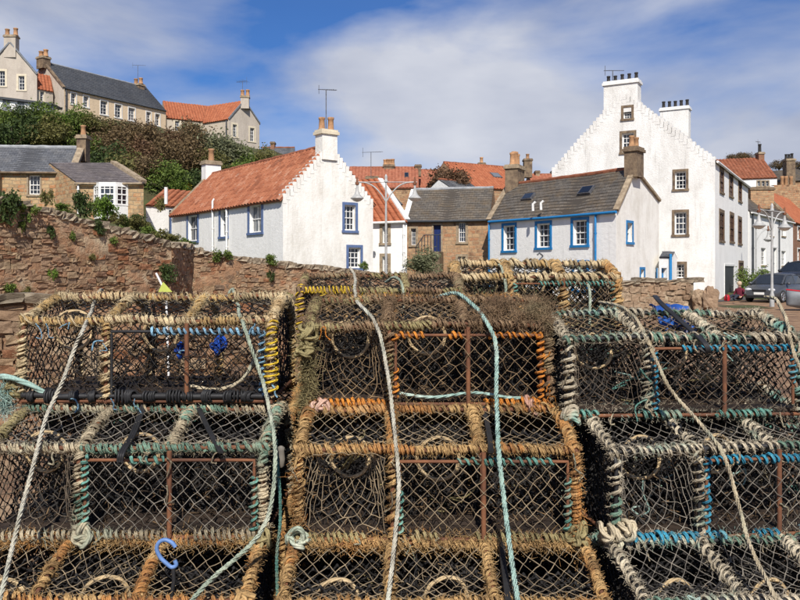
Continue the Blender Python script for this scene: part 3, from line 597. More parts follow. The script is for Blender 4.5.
# --- rubble stone house with outside stair (centre)
A = PX(405, 46.2); B = PX(489.5, 45); bk = Vector((.2, .98)); C = B + bk * 5.6
h, w, pl, rid = house('stone_house', A, B, C, 'brown rubble stone house with navy door and mossy slate roof beside the blue trimmed cottage', 'BC', ZY(219.5, 45), 6.6, 0.4, {'AB': M['stone_brown']})
w['AB'].win((411, 228.5, 416, 245), 3, 4, 'dressed', .12); w['AB'].win((458.5, 222.5, 465.5, 242), 3, 4, 'dressed', .14); w['AB'].win((458, 256.5, 465.5, 269), 3, 3, 'dressed', .14)
w['AB'].door((433.5, 225, 441, 251.5), 'navy', 'dressed', .1)
for k in w.values(): k.build()
for k in pl: roof_plane(h, *pl[k], 'slate', M['slate_moss'])
ridge_tiles(h, rid, M['lead'], .1); skew(h, pl['front'][0], rid[0], M['white_paint'], .3, .14)
gutter(h, pl['front'][0] + Vector((-.1, -.18, -.05)), pl['front'][1] + Vector((-.1, -.18, -.05)), 'dark_paint')
wl_ = w['AB']; u0 = wl_.at(420, 250)[0]; u1 = wl_.at(443.5, 250)[0]; zl = wl_.at(437, 252)[1]
mb = MB(h.location)
for i, (a, b, z) in enumerate(((u0 + 1.1, u1, zl), (u0 + .7, u0 + 1.1, zl - .25), (u0 + .35, u0 + .7, zl - .5), (u0, u0 + .35, zl - .75))): wl_.bar(mb, a + .003, b, -.3, z, .03, 1.2)
mb.build('stair', M['dressed_dark'], h)
mb = MB(h.location)
for t in np.linspace(0, 1, 9): u = u0 + (u1 - u0) * t; zz = zl if t > .35 else zl - .7 + t * 2; mb.tube([wl_.p3(u, zz - .1, 1.15), wl_.p3(u, zz + .95, 1.15)], .022, 5)
mb.tube([wl_.p3(u0, zl + .25, 1.15), wl_.p3(u0 + (u1 - u0) * .35, zl + .95, 1.15), wl_.p3(u1, zl + .95, 1.15)], .028, 6); mb.build('railing', M['dark_paint'], h)

# --- narrow white house with orange roof (behind cottage gable)
A = PX(352, 42.2); B = PX(407, 41); C = B + Vector((-.60, .80)) * 5.0
h, w, pl, rid = house('narrow_white_house', A, B, C, 'narrow white house with orange pantiles squeezed between the white cottage and stone house', 'BC', ZY(221, 41), 6.6, 0.4, {'AB': M['white_clean']})
w['AB'].win((382.5, 226.5, 388, 243), 2, 4, 'dressed', .16); w['AB'].win((382.5, 256.5, 388, 272.5), 2, 4, 'dressed', .16)
for k in w.values(): k.build()
for k in pl: roof_plane(h, *pl[k], 'pantile', M['pantile_orange'])
skew(h, pl['front'][1], rid[1], M['white_paint'], .3, .14); pipe(h, w['AB'], 404.5, 223, 275); gutter(h, pl['front'][0] + Vector((-.1, -.18, -.05)), pl['front'][1] + Vector((-.1, -.18, -.05)), 'white_paint')

# --- white cottage with pantile roof and crow-stepped gable (centre left)
A = PX(172, 47.5); B = PX(283, 36); C = PX(373, 39.0); zeP = ZY(198, 36)
h, w, pl, rid = house('white_cottage', A, B, C, 'long white cottage with weathered red pantiles, slate-blue window frames and crow-stepped gable', 'BC', zeP, 7.55, 0.4, {'AB': M['white_clean'], 'BC': M['white']})  # lighter white on the long side stands in for stronger sun
for bx in ((188, 215.5, 197.5, 241), (220.5, 210, 227, 236.5), (249.5, 205, 261.5, 232.5)): w['AB'].win(bx, 2, 2, 'slate_blue', .2)
for bx in ((344.5, 205, 355.5, 230.5), (348.5, 247.5, 360.5, 268)): w['BC'].win(bx, 3, 4, 'slate_blue', .13)
for k in w.values(): k.build()
for k in pl: roof_plane(h, *pl[k], 'pantile', M['pantile'], over=.2)
ridge_tiles(h, rid, M['pantile_brown'], .13)
B3, C3 = Vector((B.x, B.y, zeP)), Vector((C.x, C.y, zeP)); nw = w['BC'].n; crowsteps(h, B3, rid[1], M['white'], 14, nw); crowsteps(h, C3, rid[1], M['white'], 14, nw)
rz = math.atan2((C - B).y, (C - B).x); e = (C - B).normalized(); q = rid[1].xy - e * .05 - w['BC'].n * .24
chimney(h, (q.x, q.y), .84, .66, 6.9, ZY(132, 37.5), M['white'], 2, 'pot', .6, rz, .16, 'cream_paint'); antenna(h, (q.x, q.y - .1, ZY(131, 37.5)), 2.0, .5, 8, .75)
chimney(h, (rid[0].x, rid[0].y), 1.0, .7, 6.8, ZY(163, 49), M['white_clean'], 1, 'pot', .75, rz, .2, 'dressed'); skew(h, pl['front'][0], rid[0], M['dressed'], .4, .2)
pipe(h, w['AB'], 214.5, 199, 252); pipe(h, w['AB'], 228.5, 207, 252)

# --- little white outbuilding left of the cottage
A = PX(146, 47); B = PX(176.5, 48.4); C = B + Vector((1.0, 3.6))
h, w, pl, rid = house('white_outhouse', A, B, C, 'little white outhouse with pantile roof and blue door left of the white cottage', 'BC', ZY(205.5, 47.5), ZY(191, 49.5), 2.2, {'AB': M['white_clean']}, cat='outhouse')
w['AB'].door((169, 210, 173, 236), 'slate_blue'); [k.build() for k in w.values()]
for k in pl: roof_plane(h, *pl[k], 'pantile', M['pantile'])
mb = MB(h.location); q = P3(166, 197, 44); mb.tube([q + Vector((0, 0, -.4)), q + Vector((0, 0, .55))], .1, 8); mb.build('flue', M['white_paint'], h)

# --- stone cottages above the sea wall (left)
A = PX(-45, 45.6); B = PX(72.5, 46.2); C = PX(90, 52)
h, w, pl, rid = house('stone_cottage', A, B, C, 'tan stone cottage with dark slate roof and white sash window at the left edge', 'BC', ZY(172, 46), 9.25, 4.6, {'AB': M['stone_tan']})
w['AB'].win((28.5, 175, 40, 194.5), 3, 4, 'dressed', .1); [k.build() for k in w.values()]
for k in pl: roof_plane(h, *pl[k], 'slate', M['slate_grey'])
ridge_tiles(h, rid, M['lead'], .13); skew(h, pl['front'][1], rid[1], M['dressed'], .4, .22); skew(h, pl['back'][0], rid[1], M['dressed'], .4, .22)
chimney(h, (rid[1].x + .1, rid[1].y), .58, .7, 8.4, ZY(137, 49), M['dressed_dark'], 1, 'pot', .65, 0, .17); pipe(h, w['AB'], 70.5, 173, 215)
gutter(h, pl['front'][0] + Vector((0, -.2, -.05)), pl['front'][1] + Vector((0, -.2, -.05)), 'dressed_dark')
mb = MB(h.location); q = w['AB'].at(1, 185); w['AB'].bar(mb, q[0] - .5, q[0] + .05, 4, ZY(171, 45.8), .0, .35); mb.build('buttress', M['dressed'], h)
A = PX(76, 44); B = PX(143.5, 44); C = B + Vector((-4.2, 4.2)) * 1.3
h, w, pl, rid = house('bay_window_cottage', A, B, C, 'low stone extension with purple slate roof and white bay window beside the stone cottage', 'BC', ZY(183, 44), 8.0, 4.2, {'AB': M['stone_tan']})
[k.build() for k in w.values()]
for k in pl: roof_plane(h, *pl[k], 'slate', M['slate_purple'])
skew(h, pl['front'][1], rid[1], M['dressed'], .35, .2); pipe(h, w['AB'], 79, 183, 214); gutter(h, pl['front'][0] + Vector((0, -.2, -.05)), pl['front'][1] + Vector((0, -.2, -.05)), 'dressed')
# bay: three lights standing proud of the wall
wf = w['AB']; ua, ub = wf.at(94, 200)[0], wf.at(128, 200)[0]; z0, zs, z1 = wf.at(100, 219)[1], wf.at(100, 206)[1], wf.at(100, 184)[1]
P = [wf.p3(ua, 0, 0), wf.p3(ua + .5, 0, .55), wf.p3(ub - .5, 0, .55), wf.p3(ub, 0, 0)]
bay = MB(h.location); by2 = MB(h.location)
for i in range(3):
    bay.quad(*[(P[j][0], P[j][1], z) for j, z in ((i, z0), (i + 1, z0), (i + 1, zs), (i, zs))]); by2.quad(*[(P[j][0], P[j][1], z) for j, z in ((i, z1 - .12), (i + 1, z1 - .12), (i + 1, z1 + .05), (i, z1 + .05))])
bay.poly([(p[0], p[1], zs) for p in P]); bo = bay.build('bay_window', M['white_paint'], h)
by2.poly([(p[0], p[1], z1 + .05) for p in P]); by2.build('bay_fascia', M['white_paint'], bo)
for i in range(3):
    a, b = Vector(P[i]), Vector(P[i + 1]); d = (b - a); L = d.length; d.normalize(); n = Vector((d.y, -d.x, 0)); fr = MB(h.location); pn = MB(h.location)
    def bb(m, u0, u1, za, zb, o0, o1): m.hexa([tuple(a + d * u + n * o + Vector((0, 0, z))) for z in (za, zb) for u, o in ((u0, o1), (u1, o1), (u1, o0), (u0, o0))])
    for u in (0, L - .11): bb(fr, u, u + .11, zs, z1 - .12, -.06, .03)
    bb(fr, .11, L - .11, zs, zs + .1, -.05, .025); bb(fr, .11, L - .11, z1 - .2, z1 - .12, -.05, .025); zm = (zs + z1) / 2; bb(fr, .11, L - .11, zm - .035, zm + .035, -.05, .028)
    nv = 3 if i == 1 else 2
    for k in range(1, nv): u = L * k / nv; bb(fr, u - .022, u + .022, zs + .1, z1 - .2, -.03, .015)
    for k in (.25, .75): z = zs + (z1 - zs) * k; bb(fr, .11, L - .11, z - .02, z + .02, -.03, .012)
    bb(pn, .05, L - .05, zs + .02, z1 - .14, -.055, -.035); f_ = fr.build('frame', M['white_paint'], bo); pn.build('pane', M['glass'], bo)

# --- terrace on the hilltop (upper left)
G = 'houses on the hilltop'
A = PX(-17, 80); B = PX(37, 80.6); C = B + Vector((-4.2, 7.0))
h, w, pl, rid = house('grey_gabled_house', A, B, C, 'grey harled gable house with cream window surrounds at the top left corner', 'AB', ZY(73, 80), ZY(42, 80), 17.4, {'AB': M['grey_harl']}, G)
for bx in ((-1, 71, 5, 86), (18.5, 76, 24.5, 90)): w['AB'].win(bx, 2, 4, 'cream_paint', .2)
[k.build() for k in w.values()]
for k in pl: roof_plane(h, *pl[k], 'pantile', M['pantile_dull'])
for p in (A, B): skew(h, Vector((p.x, p.y, ZY(73, 80))), rid[0], M['grey_panel'], .3, .14)
chimney(h, (rid[0].x, rid[0].y + .3), 1.2, .8, 23.5, ZY(35, 80), M['grey_harl'], 2, 'pot', .75, 0, .24)
h = thing('glazed_veranda', (PX(10, 78).x, 78, 17), 'grey panelled veranda with white posts below the top left gable', 'veranda')
a, b = PX(-12, 78), PX(53, 79.5); zt, zb = ZY(97.5, 78), 16.5
mb = MB(h.location); mb.hexa([(a.x, a.y - .3, zt - .02), (b.x, b.y - .3, zt - .5), (b.x, b.y + 2.2, zt - .5), (a.x, a.y + 2.2, zt - .02), (a.x, a.y - .3, zt + .2), (b.x, b.y - .3, zt - .28), (b.x, b.y + 2.2, zt - .28), (a.x, a.y + 2.2, zt + .2)]); mb.build('roof', M['dark_paint'], h)
for i in range(9):
    t0, t1 = i / 9, (i + 1) / 9; p, q = a.lerp(b, t0), a.lerp(b, t1); mb = MB(h.location); s = (.15, .45)[i % 2]
    zz = zt - .5 * t1 - .03
    mb.hexa([(p.x, p.y, zb), (q.x, q.y, zb), (q.x, q.y + .2, zb), (p.x, p.y + .2, zb), (p.x, p.y, zz), (q.x, q.y, zz), (q.x, q.y + .2, zz), (p.x, p.y + .2, zz)]); mb.build('panel' if i % 2 == 0 else 'post', M['grey_panel' if i % 2 == 0 else 'white_paint'], h)
A = PX(36.5, 80.9); B = PX(53, 82.4); C = B + Vector((-1.5, 2.2))
h, w, pl, rid = house('link_house', A, B, C, 'small beige link with orange roof between the grey gable and cream terrace', 'BC', ZY(89.5, 81.5), ZY(75.5, 83), 17, {'AB': M['beige_harl']}, G)
w['AB'].win((40, 91.5, 44, 101), 2, 4, 'cream_paint', .18); [k.build() for k in w.values()]
for k in pl: roof_plane(h, *pl[k], 'pantile', M['pantile_orange'])
B = PX(64, 82); C = PX(166, 93.8); d = (C - B).normalized(); A = B + Vector((-d.y, d.x)) * 7.0; zeU = ZY(88, 82)
h, w, pl, rid = house('cream_terrace', A, B, C, 'long cream terrace with black slate roof and seven sash windows on the hilltop', 'AB', zeU, ZY(62.5, 84), 16.5, {'AB': M['grey_harl'], 'BC': M['cream_harl']}, G)
for bx in ((71, 93, 76, 104), (83.5, 96, 88.5, 107), (100.5, 101, 107.5, 114.5), (115, 104.5, 121.5, 117.5), (128.5, 108, 135, 120.5), (146.3, 112, 150.8, 124), (155.3, 114, 159.8, 125.5)): w['BC'].win(bx, 2, 4, 'white_paint', .1)
[k.build() for k in w.values()]
for k in pl: roof_plane(h, *pl[k], 'slate', M['slate_dark'])
skew(h, Vector((B.x, B.y, zeU)), rid[0], M['dressed_dark'], .3, .16); ridge_tiles(h, rid, M['lead'], .1); pipe(h, w['BC'], 65.5, 89, 120, 'dark_paint', .08)
gutter(h, Vector((B.x + .1, B.y - .15, zeU - .05)), Vector((C.x + .1, C.y - .15, zeU - .05)), 'dark_paint')
chimney(h, (rid[0].x, rid[0].y), 1.15, .9, 23.2, ZY(58.5, 84), M['dressed_dark'], 2, 'pot', .7, math.atan2(-d.x, d.y), .26); chimney(h, (rid[1].x - .6, rid[1].y - 1), 1.2, .9, 23.2, ZY(86, 95), M['dressed_dark'], 2, 'pot', .7, math.atan2(-d.x, d.y), .26)
antenna(h, (rid[1].x - .6, rid[1].y - 1.2, 24.2), 2.2, .4, 5, 1.2)
A = PX(166.5, 94.2); B = PX(214, 97.4); C = B + Vector((-2.5, 5.2))
h, w, pl, rid = house('red_roofed_house', A, B, C, 'beige house with plain orange-red roof at the end of the cream terrace', 'BC', ZY(117.5, 94), ZY(100, 96), 16, {'AB': M['beige_harl']}, G)
w['AB'].win((175, 121, 179.5, 131), 2, 4, 'cream_paint', .15); w['AB'].win((195, 125.5, 200.5, 132.5), 2, 2, 'cream_paint', .15); [k.build() for k in w.values()]
for k in pl: roof_plane(h, *pl[k], 'pantile', M['pantile_orange'])
A = PX(203, 92.6); B = PX(228.5, 90); C = PX(259.5, 93)
h, w, pl, rid = house('grey_wing', A, B, C, 'grey harled gabled wing with orange-red roof at the right end of the hilltop houses', 'BC', ZY(119, 90), ZY(101, 91.5), 15, {'AB': M['beige_harl'], 'BC': M['grey_harl']}, G, D=PX(210, 97))
for bx in ((232.7, 124.5, 236.7, 137), (250, 128, 254.3, 141.5)): w['BC'].win(bx, 2, 4, 'cream_paint', .2)
[k.build() for k in w.values()]
for k in pl: roof_plane(h, *pl[k], 'pantile', M['pantile_orange'])
for p in (B, C): skew(h, Vector((p.x, p.y, ZY(119, 90))), rid[1], M['grey_panel'], .28, .14)
chimney(h, (rid[1].x + .1, rid[1].y), .95, .8, 20.5, ZY(97, 91.5), M['grey_harl'], 2, 'pot', .75, .1, .24); antenna(h, (rid[1].x - .2, rid[1].y, ZY(96, 91.5)), 1.7, 2.4, 5, 1.6); pipe(h, w['AB'], 227, 120, 150, 'dark_paint', .08)

# --- red roofs behind the harbour houses
def far_house(x0, x1, ye, yr, D0, D1, zb, label, tile, depth, chims, wallm='stone_brown', win=(), sky_=(), kind='pantile', group='roofs behind the harbour houses', name='far_house'):
    A = PX(x0, D0); B = PX(x1, D1); d = (B - A).normalized(); C = B + Vector((-d.y, d.x)) * depth
    h, w, pl, rid = house(name, A, B, C, label, 'BC', ZY(ye, (D0 + D1) / 2), ZY(yr, (D0 + D1) / 2 + depth / 2), zb, {'AB': M[wallm]}, group)
    for b in win: w['AB'].win(b, 2, 3, 'dressed', .15)
    [k.build() for k in w.values()]
    for k in pl: roof_plane(h, *pl[k], kind, M[tile])
    ridge_tiles(h, rid, M['pantile_brown'])
    for b in sky_: roof_panel_at(h, *pl['front'], b)
    for (x, wpx, yt, n, cm) in chims:
        t = (x - px_of(rid[0])) / (px_of(rid[1]) - px_of(rid[0])); c = rid[0].lerp(rid[1], t); wd = wpx / F * c.y
        chimney(h, (c.x, c.y), wd, .9, c.z - .9, ZY(yt, c.y), M[cm], n, 'pot' if n != 3 else 'pot_dark', .6, 0, .2, 'dressed_dark')
    return h, w, pl, rid
far_house(347, 419, 188, 168, 78, 78, 6, 'far house with dull red roof behind the street lamp, one broad chimney', 'pantile_dull', 8, ((389, 11, 166, 4, 'dressed_dark'), (418, 6, 166, 0, 'dressed_dark')), sky_=((404, 173.5, 409, 179),), win=((349, 178, 353, 187),))
h, w, pl, rid = far_house(421, 492, 190, 171.5, 82, 84, 6, 'far house with long low brownish red roof above the brown bush', 'pantile_dull', 7, ((481.5, 7, 164, 1, 'dressed_dark'),))
h, w, pl, rid = far_house(466, 531, 189, 166, 76, 80, 5, 'far house with bright orange-red roof behind the clustered chimney pots', 'pantile_orange', 8, ((529, 8, 160, 1, 'dressed_dark'),), sky_=((493, 174, 498, 179),))
far_house(532, 560, 188, 175, 84, 84, 6, 'small far red roof wedged against the tall white gable', 'pantile_dull', 6, ((537, 4, 172, 0, 'dressed'),))
far_house(462, 492, 197, 182, 64, 66, 4, 'far low house with pale grey roof behind the stone house', 'slate_grey', 6, (), 'white_clean', kind='slate')
far_house(356, 402, 203, 184, 58, 60, 4, 'small dark slate roof with stone chimney behind the narrow white house', 'slate_grey', 6, ((372, 12, 178, 0, 'dressed'),), kind='slate')
h_ = bpy.data.objects['far_house.005']; antenna(h_, (PX(371, 61).x, 61, ZY(179, 61)), 2.1, .3, 7, 1.3)
far_house(259, 292, 160, 148, 98, 98, 14, 'far low building with pale roof right of the grey wing', 'slate_grey', 5, ((273, 4, 143, 0, 'brick'),), 'white_clean', kind='slate')

# --- street on the right
A = PX(749.5, 57); B = PX(793, 70); d = (B - A).normalized(); C = B + Vector((-d.y, d.x)) * 6
h, w, pl, rid = house('white_street_house', A, B, C, 'white two-storey house with brown slate roof behind the parked cars', 'BC', ZY(212, 57), 8.6, 0.6, {'AB': M['white_clean']})
for bx in ((761, 248, 766, 265), (781.5, 222.5, 785.5, 236), (781.5, 251, 786, 265.5), (769.5, 222, 773.5, 236)): w['AB'].win(bx, 2, 4, None, sill='dressed')
w['AB'].door((773, 248, 776.5, 276), 'grey_panel', 'white_paint', .12); [k.build() for k in w.values()]
for k in pl: roof_plane(h, *pl[k], 'slate', M['slate_moss'])
pipe(h, w['AB'], 778, 219, 276, 'dark_paint', .05); gutter(h, pl['front'][0] + Vector((.1, -.15, -.05)), pl['front'][1] + Vector((.1, -.15, -.05)), 'white_paint')
skew(h, pl['front'][1], rid[1], M['dressed_dark'], .4, .2)
chimney(h, (PX(759, 64).x, 64), 1.9, 1.2, 6.6, ZY(189, 64), M['stone_brown'], 0, cope='dressed_dark'); pipe(h, w['AB'], 751.5, 213, 276, 'dark_paint', .07)
A = PX(793.5, 70.3); B = PX(822, 84); d = (B - A).normalized(); C = B + Vector((-d.y, d.x)) * 6
h, w, pl, rid = house('brown_street_house', A, B, C, 'brown brick house with orange pantile roof at the right edge', 'BC', ZY(222, 70), 9.2, 0.8, {'AB': M['brick']})
for bx in ((797.5, 227, 800.5, 239), (797.5, 249, 800.5, 263)): w['AB'].win(bx, 2, 4, 'white_paint', .12)
[k.build() for k in w.values()]
for k in pl: roof_plane(h, *pl[k], 'pantile', M['pantile_orange'])
skew(h, pl['front'][0], rid[0], M['dressed'], .3, .18)
A = PX(724, 88); B = PX(777, 86); C = B + Vector((.5, 8))
h, w, pl, rid = house('brown_roofed_house', A, B, C, 'white walled house with large red-brown tile roof above the right-hand street', 'BC', ZY(178.5, 87), ZY(158, 90), 5.5, {'AB': M['white_clean']})
for x in (757.5, 762, 766): w['AB'].win((x, 181, x + 2.6, 186), 1, 2, 'dressed', .1)
[k.build() for k in w.values()]
for k in pl: roof_plane(h, *pl[k], 'pantile', M['pantile_brown'])
chimney(h, (rid[1].x - .3, rid[1].y), .65, .9, 13, ZY(153.5, 90), M['brick'], 1, 'pot_dark', .9, 0, .18); antenna(h, (rid[1].x - .5, rid[1].y, ZY(154, 90)), 1.4, 1.1, 4, .9)
A = PX(778, 90); B = PX(812, 88); C = B + Vector((.5, 7))
h, w, pl, rid = house('grey_stone_house', A, B, C, 'grey stone house with tall chimney at the right edge of the skyline', 'BC', ZY(181, 89), ZY(170, 92), 5.5, {'AB': M['stone_brown']})
[k.build() for k in w.values()]
for k in pl: roof_plane(h, *pl[k], 'slate', M['slate_moss'])
chimney(h, (PX(789, 87.5).x, 87.5), 1.0, .9, 9, ZY(160, 87.5), M['dressed_dark'], 3, 'pot_dark', .6, 0, .16, 'dressed')
for x in (782, 786, 791):
    mb = MB(h.location); q = PX(x, 84); mb.lathe((q.x, q.y, ZY(185, 84)), [(.2, 0), (.17, .6), (.2, .7), (.2, .95), (.1, .95)], 8); mb.build('chimney_pot', M['pot'], h)
mb = MB(h.location); a, b = PX(774, 84), PX(830, 83); mb.hexa([(a.x, a.y, 2), (b.x, b.y, 2), (b.x, b.y + 1, 2), (a.x, a.y + 1, 2), (a.x, a.y, ZY(185, 84)), (b.x, b.y, ZY(184, 83)), (b.x, b.y + 1, ZY(184, 83)), (a.x, a.y + 1, ZY(185, 84))])
mb = MB(h.location); mb.quad((a.x, a.y, 2), (b.x, b.y, 2), (b.x, b.y, ZY(185, 84)), (a.x, a.y, ZY(185, 84)), uv=[(0, 2), (6, 2), (6, 11), (0, 11)]); mb.quad((a.x, a.y, ZY(185, 84)), (b.x, b.y, ZY(185, 84)), (b.x, b.y + 1.2, ZY(185, 84)), (a.x, a.y + 1.2, ZY(185, 84)), uv=[(0, 0), (6, 0), (6, 1), (0, 1)]); mb.build('stone_outshot', M['stone_brown'], h)
#PART2
# ------------------------------------------------------------------ rubble walls
def stone_unit(seed):
    r = np.random.RandomState(seed); import itertools
    g = np.array(list(itertools.product((-1, 0, 1), repeat=3)), float); keep = np.abs(g).max(1) == 1; idx = -np.ones(27, int); idx[keep] = np.arange(keep.sum())
    V = g[keep]; ln = np.linalg.norm(V, axis=1)[:, None]; V = V / np.maximum(1, ln) * (1 + (ln - 1) * .9); V = V * .5 + r.randn(*V.shape) * .055
    Fc = []
    for ax in range(3):
        for sg in (-1, 1):
            o = [a for a in range(3) if a != ax]
            for i in (-1, 0):
                for j in (-1, 0):
                    q = []
                    for di, dj in ((0, 0), (1, 0), (1, 1), (0, 1)):
                        p = [0, 0, 0]; p[ax] = sg; p[o[0]] = i + di; p[o[1]] = j + dj; q.append(idx[(p[0] + 1) * 9 + (p[1] + 1) * 3 + p[2] + 1])
                    flip = (sg > 0) == (ax == 1); Fc.append(q[::-1] if flip else q)
    return V, np.array(Fc)
SU = [stone_unit(i) for i in range(8)]
def rubblemat(name, stops):
    m, N, L, b = _mat(name); t = N.new('ShaderNodeTexCoord'); oi = N.new('ShaderNodeObjectInfo'); g = N.new('ShaderNodeNewGeometry')
    ad = N.new('ShaderNodeMath'); ad.operation = 'ADD'; L.new(oi.outputs['Random'], ad.inputs[0]); L.new(g.outputs['Random Per Island'], ad.inputs[1])
    fr = N.new('ShaderNodeMath'); fr.operation = 'FRACT'; L.new(ad.outputs[0], fr.inputs[0])
    r = ramp(N, [(i / (len(stops) - 1), c) for i, c in enumerate(stops)]); L.new(fr.outputs[0], r.inputs['Fac'])
    gp = g.outputs['Position']; f = noise(N, L, gp, 7, 8, .72); rr = ramp(N, [(.3, (.45, .42, .40)), (.7, (1.35, 1.35, 1.35))]); L.new(f, rr.inputs['Fac'])
    c = mixc(N, L, 1.0, r.outputs['Color'], rr.outputs['Color'], 'MULTIPLY')
    f2 = noise(N, L, gp, .55, 6, .7); r2 = ramp(N, [(.44, (0, 0, 0)), (.60, (.85, .85, .85))]); L.new(f2, r2.inputs['Fac'])
    L.new(mixc(N, L, r2.outputs['Color'], c, (.36, .245, .16)), b.inputs['Base Color'])
    b.inputs['Roughness'].default_value = .95; b.inputs['Specular IOR Level'].default_value = .1; bump(N, L, b, noise(N, L, gp, 14, 9, .75), 1.0, .05); return m
M['rubble'] = rubblemat('red_rubble', [(.28, .175, .10), (.36, .25, .15), (.32, .14, .07), (.19, .135, .095), (.40, .30, .19), (.30, .19, .115), (.26, .19, .13)])
M['rubble_grey'] = rubblemat('tan_rubble', [(.33, .24, .16), (.42, .33, .23), (.26, .18, .12), (.40, .27, .17)])
def rubble_wall(name, A, B, topf, label, mat, core, hmin=.07, hmax=.17, lmin=.11, lmax=.38, th=.5, zb=0.0, cope_len=.24, maxparts=300, ymax=312, cope_h=.17, jit=.02, parts=True, bias=.0, joint=1.0):
    A, B = Vector(A), Vector(B); e = (B - A); L = e.length; e.normalize(); n = Vector((e.y, -e.x)); h = thing(name, (A.x, A.y, zb), label, 'wall'); rz = math.atan2(e.y, e.x)
    from mathutils import noise as mn
    K = max(12, int(L / .1)); c = MB(h.location); rows = 40; G = []; back = []
    for i in range(K + 1):
        p = A + e * (L * i / K); zt = topf(p) - cope_h * .6; q = p - n * th; back.append((q.x, q.y, zt))
        for j in range(rows + 1):
            z = zb + (zt - zb) * j / rows; v = Vector((p.x, p.y, z)); d = .065 * mn.noise(v * 1.1) + .045 * mn.noise(v * 3.1) + .02 * mn.noise(v * 8) + bias
            G.append((p.x + n.x * d, p.y + n.y * d, z))
    w_ = rows + 1; c.add(G, [[i * w_ + j, (i + 1) * w_ + j, (i + 1) * w_ + j + 1, i * w_ + j + 1] for i in range(K) for j in range(rows)], None, 0, True)
    for i in range(K):
        f0, f1, b0, b1 = G[i * w_ + rows], G[(i + 1) * w_ + rows], back[i], back[i + 1]
        c.quad(f0, f1, b1, b0); c.quad((b1[0], b1[1], zb), (b0[0], b0[1], zb), b0, b1)
    for i, q, w in ((0, G[rows], back[0]), (1, back[-1], G[-1])): c.quad((w[0], w[1], zb), (q[0], q[1], zb), q, w)
    c.build('mortar_core', core, h)
    meshes = []
    for V, Fc in SU: m = MB(); m.add(V, Fc, None, 0, False); me = m.mesh('stone'); me.materials.append(mat); meshes.append(me)
    S = []; z = zb
    while z < 8:
        ch = rng.uniform(hmin, hmax); u = -rng.uniform(0, .3); any_ = False
        while u < L:
            l = rng.uniform(lmin, lmax) * (1.3 if rng.random() < .12 else 1); um = u + l / 2; p = A + e * max(0, min(L, um)); zt = topf(p) - cope_h * .55
            if z + ch * .55 < zt and um < L - .05 and um > .05:
                any_ = True; hh = min(ch, zt - z); D = p.y; S.append((u, l, z, hh, p, CX + F * p.x / D, YH - (z + hh - CZ) / D * F, l * hh / D / D))
            u += l
        z += ch
        if not any_: break
    vis = sorted([s for s in S if s[6] < ymax and -25 < s[5] < 825], key=lambda s: -s[7])[:maxparts] if parts else []
    ids = {id(s) for s in vis}; rest = MB(h.location)
    for s in S:
        u, l, z, hh, p, *_ = s; k = rng.randrange(8); pr = rng.uniform(-.05, jit); wv = .05 * math.sin(u * 1.7 + z * 3) + rng.uniform(-.03, .03); c3 = Vector((p.x + n.x * (pr - .035), p.y + n.y * (pr - .035), min(z + hh / 2 + wv, topf(p) - cope_h * .5 - hh / 2))); sc = (l * rng.uniform(.85, 1.05), .17, hh * rng.uniform(.7, 1.12)); tilt = rng.uniform(-.12, .12)
        if id(s) in ids:
            o = obj('stone', meshes[k], h, c3 - h.location); o.scale = sc; o.rotation_euler = (0, tilt, rz)
        elif s[6] < 430:
            V, Fc = SU[k]; W = V * np.array(sc); W = np.stack([W[:, 0] * e.x - W[:, 1] * e.y, W[:, 0] * e.y + W[:, 1] * e.x, W[:, 2]], 1) + np.array(c3); rest.add(W, Fc, None, 0, False)
    if rest.n: setp(rest.build('stones', mat, h), kind='stuff')
    u = 0
    cm = []
    for V, Fc in SU[:5]: m = MB(); m.add(V, Fc, None, 0, False); me = m.mesh('coping_stone'); me.materials.append(M['cope']); cm.append(me)
    while u < L:
        l = cope_len * rng.uniform(.55, 1.7); p = A + e * (u + l / 2) - n * (th / 2 - .03); o = obj('coping_stone', rng.choice(cm), h, Vector((p.x, p.y, topf(A + e * min(L, u + l / 2)) - cope_h * .5 + rng.uniform(-.02, .02))) - h.location)
        o.scale = (l * 1.02, th + .1 + rng.uniform(-.05, .05), cope_h * rng.uniform(.75, 1.45)); o.rotation_euler = (rng.uniform(-.06, .06), rng.uniform(-.15, .15), rz + rng.uniform(-.08, .08)); u += l
    return h
rubble_wall('sea_wall', WALL_A, WALL_B, wall_top_z, 'tall weathered red rubble wall sloping down from the left edge', M['rubble'], M['mortar'])
rubble_wall('sea_wall', WALL_B + Vector((.02, .03)), WALL_C + Vector((.4, .3)), lambda p: wall_top_z(WALL_B), 'short return of the red rubble wall at the shadowed inner corner', M['rubble'], M['mortar'], parts=False)
rubble_wall('harbour_wall', WALL_C, WALL_D, wall_top_z, 'lower rubble wall running in front of the white cottage', M['rubble'], M['mortar'], lmax=.4, maxparts=160)
rubble_wall('plinth_wall', PX(-110, 7.6), PX(302, 8.6), lambda p: ZY(297 + .8 * math.sin(p.x * 4), p.y), 'low red rubble wall standing directly behind the left column of creels', M['rubble'], M['mortar'], .06, .13, .1, .28, th=.35, cope_len=.34, cope_h=.07, ymax=430, jit=.008)
low = PX(608, 30), PX(694, 31.5)
rubble_wall('low_wall', low[0], low[1], lambda p: ZY(279.5 + 1.2 * math.sin(p.x * 3), 30.7), 'low tan stone wall at the foot of the blue trimmed cottage', M['rubble_grey'], M['dressed'], .14, .24, .2, .5, ymax=306, cope_len=.5, cope_h=.14, bias=-.03)
